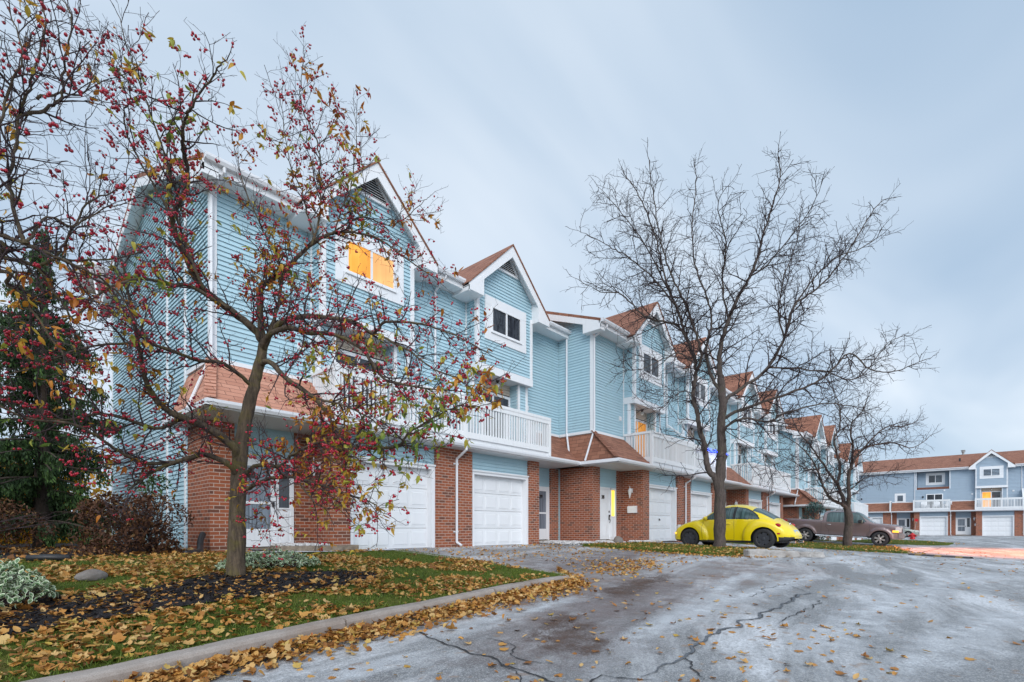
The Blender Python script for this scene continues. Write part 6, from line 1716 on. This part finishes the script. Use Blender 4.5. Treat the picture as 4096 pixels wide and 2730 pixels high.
q = MB(); q.tube([(.0, -.12, .55), (.0, -.30, 1.75)], .018, 6); rd = q.build('marker_rod', M['grey'], hy)
q = MB(); q.lathe([(0, -.02), (.145, -.02), (.145, .02), (0, .02)], (0, -.30, 1.83), 'x', 20); q.build('marker_disc', M['red'], rd)

# white chairs on the facing balcony
def chair(loc, rz, lb):
    r = thing('garden_chair', lb, 'chair', loc, rz, 'white chairs on the facing balcony')
    q = MB(); q.box(-.26, .26, -.26, .26, .34, .38); q.build('seat', M['white'], r)
    q = MB()
    for i in range(5): q.bar((-.22 + .11 * i, .24, .36), (-.25 + .125 * i, .42, 1.0 - .04 * abs(i - 2)), .085, .02, (0, 1, 0))
    q.build('backrest', M['white'], r)
    for sx in (-1, 1):
        q = MB(); q.box(sx * .26, sx * .36, -.32, .34, .56, .59); q.build('armrest', M['white'], r)
        q = MB(); q.box(sx * .28, sx * .34, -.28, -.22, 0, .56); q.build('leg', M['white'], r)
        q = MB(); q.box(sx * .28, sx * .34, .2, .26, 0, .56); q.build('leg', M['white'], r)
for y, rz, lb in ((4.10, .3, 'white slatted garden chair on the facing balcony, leftmost of three'), (3.05, 0, 'white slatted garden chair on the facing balcony before the dark patio door'), (2.05, -.3, 'white slatted garden chair on the facing balcony, rightmost of three')):
    chair((XF - .62, y, 2.80), R(-90) + rz, lb)

# coloured toy on the near balcony
ty = thing('toy_slide', 'orange and blue plastic toy behind the near balcony railing', 'toy', (7.55, AY - .75, 3.08))
M['orange'] = mat_plain('orange plastic', (.75, .16, .01), .4); M['blue'] = mat_plain('blue plastic', (.04, .06, .42), .4)
q = MB(); q.box(-.3, -.24, -.2, .2, 0, .62); q.box(.0, .06, -.2, .2, 0, .62); q.box(-.24, .0, -.16, .16, .40, .44); q.build('tower', M['orange'], ty)
q = MB(); q.prism([(.06, -.15, .45), (.62, -.15, .04), (.62, -.15, .0), (.06, -.15, .38)], (0, .3, 0)); q.box(-.24, 0, -.17, .17, .18, .36); q.build('slide', M['blue'], ty)

# blue light garland with icicle lights on a balcony rail
M['led_blue'] = mat_emit('blue led', (.02, .04, 1), 10); M['led_white'] = mat_emit('white led', (.75, .80, 1), 2.5); M['pine'] = mat_plain('green tinsel', (.01, .05, .035), .7)
gu0, gu1 = XB + 2 * W - 4.6, XB + 2 * W - 2.25; gy_ = BY - 1.30
ga = thing('light_garland', 'green garland with blue lights and white icicle lights along the balcony rail', 'string lights', (gu0, gy_, 4.12))
rng = random.Random(2); P = []
for i in range(60):
    t = i / 59; P.append(Vector((t * (gu1 - gu0), -.03 + rng.gauss(0, .015), .03 - .10 * math.sin(t * math.pi * 3) ** 2 + rng.gauss(0, .01))))
q = MB(); q.tube(P, .035, 6)
for _ in range(420):
    p = rng.choice(P) + rvec(rng) * .02; q.bar(p, p + rvec(rng) * .08, .012, .004)
q.build('tinsel', M['pine'], ga)
q = MB()
for i in range(70): q.ball(rng.choice(P) + rvec(rng) * .05 + Vector((0, -.045, 0)), .024, 6, 4)
o = q.build('blue_bulbs', M['led_blue'], ga); o['kind'] = 'stuff'
q = MB()
for i in range(18):
    x = (i + .5) / 18 * (gu1 - gu0); ln = rng.choice((.25, .42, .6))
    for z in frange(0, ln, .05): q.ball((x, -.06, -.08 - z), .011, 6, 4)
o = q.build('icicle_bulbs', M['led_white'], ga); o['kind'] = 'stuff'

# speed bump with worn yellow stripes
a = Vector((*pix2(3640, 2224, -.44), 0)); b_ = Vector((*pix2(3886, 2237, -.47), 0))
sb = thing('speed_bump', 'low black speed bump with worn yellow stripes across the side road', 'speed bump', (a.x, a.y, gg(a.x, a.y)))
M['asph'] = mat_plain('bump rubber', (.045, .045, .05), .85, .3); M['stripe'] = mat_plain('worn yellow stripe', (.24, .155, .05), .9, .5, 20)
n = 9; dd = (b_ - a) / n; sd2 = dd.normalized(); nr = Vector((-sd2.y, sd2.x, 0)); 
for i in range(n):
    q = MB(); p0 = a + dd * i - a; p1 = p0 + dd; z0 = gg(a.x + p0.x, a.y + p0.y) - gg(a.x, a.y); z1 = gg(a.x + p1.x, a.y + p1.y) - gg(a.x, a.y)
    prof = [(-.22, -.01), (-.12, .045), (0, .06), (.12, .045), (.22, -.01)]
    A = [q.V(p0 + nr * u + Vector((0, 0, h + z0))) for u, h in prof]; B = [q.V(p1 + nr * u + Vector((0, 0, h + z1))) for u, h in prof]
    for j in range(4): q.F([A[j], B[j], B[j+1], A[j+1]])
    q.build('stripe' if i % 3 == 1 else 'segment', M['stripe'] if i % 3 == 1 else M['asph'], sb)

# roof vents on the facing block
rv = MB(); rv.tube([(0, 0, 0), (0, 0, .35)], .12, 10); rv.lathe([(.22, .33), (.22, .40), (.15, .42), (.15, .5), (.24, .52), (.22, .58), (0, .6)], (0, 0, 0), 'z', 12); o = rv.build('roof_vent', M['grey']); o.location = (XF + 4.7, .72, 9.66); tag(o, 'grey metal cowl on the ridge of the facing roof', 'roof vent')
rv = MB(); rv.lathe([(.22, 0), (.18, .08), (.09, .12), (.085, .52), (0, .52)], (0, 0, 0), 'z', 12); o = rv.build('roof_vent', M['black']); o.location = (XF + 1.9, 1.0, 8.45); tag(o, 'black stack pipe on the slope of the facing roof', 'roof vent')

# sodium street lamp just right of the photo, the source of the orange pool on the road
lp = at(4420, 2190, 20.5); lz = gg(lp.x, lp.y)
sl_ = thing('street_lamp', 'street lamp standing past the right edge that throws the orange pool', 'street lamp', (lp.x, lp.y, lz))
q = MB(); q.tube([(0, 0, -.1), (0, 0, 6.8)], [.09, .05], 10); q.tube([(0, 0, 6.7), (.15, .5, 7.0), (.2, 1.1, 7.05)], .035, 8); q.build('pole', M['grey'], sl_)
q = MB(); q.box(.08, .32, .95, 1.5, 7.0, 7.12); q.build('lamp_head', M['grey'], sl_)
M['sodium'] = mat_emit('sodium lens', (1, .36, .08), 30)
q = MB(); q.box(.11, .29, 1.0, 1.45, 6.975, 6.998); q.build('lens', M['sodium'], sl_)
ld = bpy.data.lights.new('sodium_lamp', 'SPOT'); ld.energy = LAMP; ld.color = (1, .235, .045); ld.spot_size = R(98); ld.spot_blend = .6; ld.shadow_soft_size = .15
lo = bpy.data.objects.new('sodium_lamp', ld); COL.objects.link(lo); lo.location = (lp.x + .2, lp.y + 1.2, lz + 6.9)
tgt = at(4180, 2220, 21.5); lo.rotation_euler = (tgt - lo.location).to_track_quat('-Z', 'Y').to_euler()
# ------------------------------------------------------------------ world, sun, camera
w = bpy.data.worlds.new('World'); sc.world = w; w.use_nodes = True
nt = w.node_tree; nt.nodes.clear()
def wn(t, **k):
    n = nt.nodes.new(t)
    for a, b in k.items(): setattr(n, a, b)
    return n
SUN = Vector((-.62, -.68, .52)).normalized()
sky = wn('ShaderNodeTexSky', sky_type='NISHITA'); sky.sun_disc = False
sky.sun_elevation = math.asin(SUN.z); sky.sun_rotation = math.atan2(SUN.x, SUN.y)
tc = wn('ShaderNodeTexCoord'); sep = wn('ShaderNodeSeparateXYZ'); nt.links.new(tc.outputs['Generated'], sep.inputs[0])
def wm(op, a, b=0):
    n = wn('ShaderNodeMath', operation=op)
    for s, v in ((n.inputs[0], a), (n.inputs[1], b)):
        if hasattr(v, 'links'): nt.links.new(v, s)
        else: s.default_value = v
    return n.outputs[0]
den = wm('ADD', wm('MAXIMUM', sep.outputs[2], 0), .22)
cv = wn('ShaderNodeCombineXYZ'); nt.links.new(wm('DIVIDE', sep.outputs[0], den), cv.inputs[0]); nt.links.new(wm('DIVIDE', sep.outputs[1], den), cv.inputs[1])
mp = wn('ShaderNodeMapping'); mp.inputs['Rotation'].default_value = (0, 0, R(20)); mp.inputs['Scale'].default_value = (.8, 1.9, 1); nt.links.new(cv.outputs[0], mp.inputs[0])
n1 = wn('ShaderNodeTexNoise'); n1.inputs['Scale'].default_value = .75; n1.inputs['Detail'].default_value = 4; n1.inputs['Roughness'].default_value = .45; n1.inputs['Distortion'].default_value = .5
nt.links.new(mp.outputs[0], n1.inputs['Vector'])
rp = wn('ShaderNodeValToRGB'); e = rp.color_ramp.elements
CLOUD = [(.34, (3.55, 4.75, 6.2)), (.50, (5.2, 6.2, 7.35)), (.66, (7.0, 7.7, 8.5))]
while len(e) < 3: e.new(.5)
for q, (p, c) in zip(e, CLOUD): q.position = p; q.color = (*[x / 10 for x in c], 1)
nt.links.new(n1.outputs['Fac'], rp.inputs[0])
sc10 = wn('ShaderNodeMix', data_type='RGBA', blend_type='MULTIPLY'); sc10.inputs[0].default_value = 1; nt.links.new(rp.outputs[0], sc10.inputs[6]); sc10.inputs[7].default_value = (10, 10, 10, 1)
# overcast made brighter behind the camera, an added boost to light the facades
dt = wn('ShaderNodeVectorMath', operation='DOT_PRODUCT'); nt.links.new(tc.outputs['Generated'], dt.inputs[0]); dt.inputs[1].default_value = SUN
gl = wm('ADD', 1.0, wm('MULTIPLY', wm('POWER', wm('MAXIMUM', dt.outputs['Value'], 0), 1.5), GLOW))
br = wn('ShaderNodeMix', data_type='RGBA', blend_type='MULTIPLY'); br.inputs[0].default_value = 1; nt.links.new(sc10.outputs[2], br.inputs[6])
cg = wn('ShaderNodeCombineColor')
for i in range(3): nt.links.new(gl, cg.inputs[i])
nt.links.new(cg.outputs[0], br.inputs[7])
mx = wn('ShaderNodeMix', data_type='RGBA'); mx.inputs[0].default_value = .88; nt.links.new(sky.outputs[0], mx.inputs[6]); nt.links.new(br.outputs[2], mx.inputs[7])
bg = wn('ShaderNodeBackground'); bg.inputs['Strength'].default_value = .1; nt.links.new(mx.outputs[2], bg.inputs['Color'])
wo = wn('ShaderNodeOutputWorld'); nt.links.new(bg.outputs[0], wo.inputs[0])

sd = bpy.data.lights.new('sun', 'SUN'); sd.energy = SUNE; sd.angle = R(35); sd.color = (1, .95, .90)
so = bpy.data.objects.new('sun', sd); COL.objects.link(so); so.rotation_euler = (-SUN).to_track_quat('-Z', 'Y').to_euler()

cd = bpy.data.cameras.new('camera'); cam = bpy.data.objects.new('camera', cd); COL.objects.link(cam)
cd.sensor_width = 36; cd.lens = 36 * FPX / 4096; cd.shift_y = (2115 - 1365) / 4096; cd.clip_start = .05; cd.clip_end = 3000
cam.location = (0, 0, CAMZ); cam.rotation_euler = (R(90), 0, YAW - R(90))
sc.camera = cam
vs = sc.view_settings; sc.display_settings.display_device = 'sRGB'
vs.view_transform = 'Standard'; vs.look = 'None'; vs.gamma = 1; vs.exposure = EXPO; vs.use_curve_mapping = False
sc.cycles.use_denoising = True
try: sc.cycles.denoiser = 'OPENIMAGEDENOISE'; sc.cycles.denoising_input_passes = 'RGB_ALBEDO_NORMAL'
except Exception: pass
sc.cycles.max_bounces = 6; sc.cycles.transparent_max_bounces = 8
sc.cycles.use_adaptive_sampling = True; sc.cycles.adaptive_threshold = .012
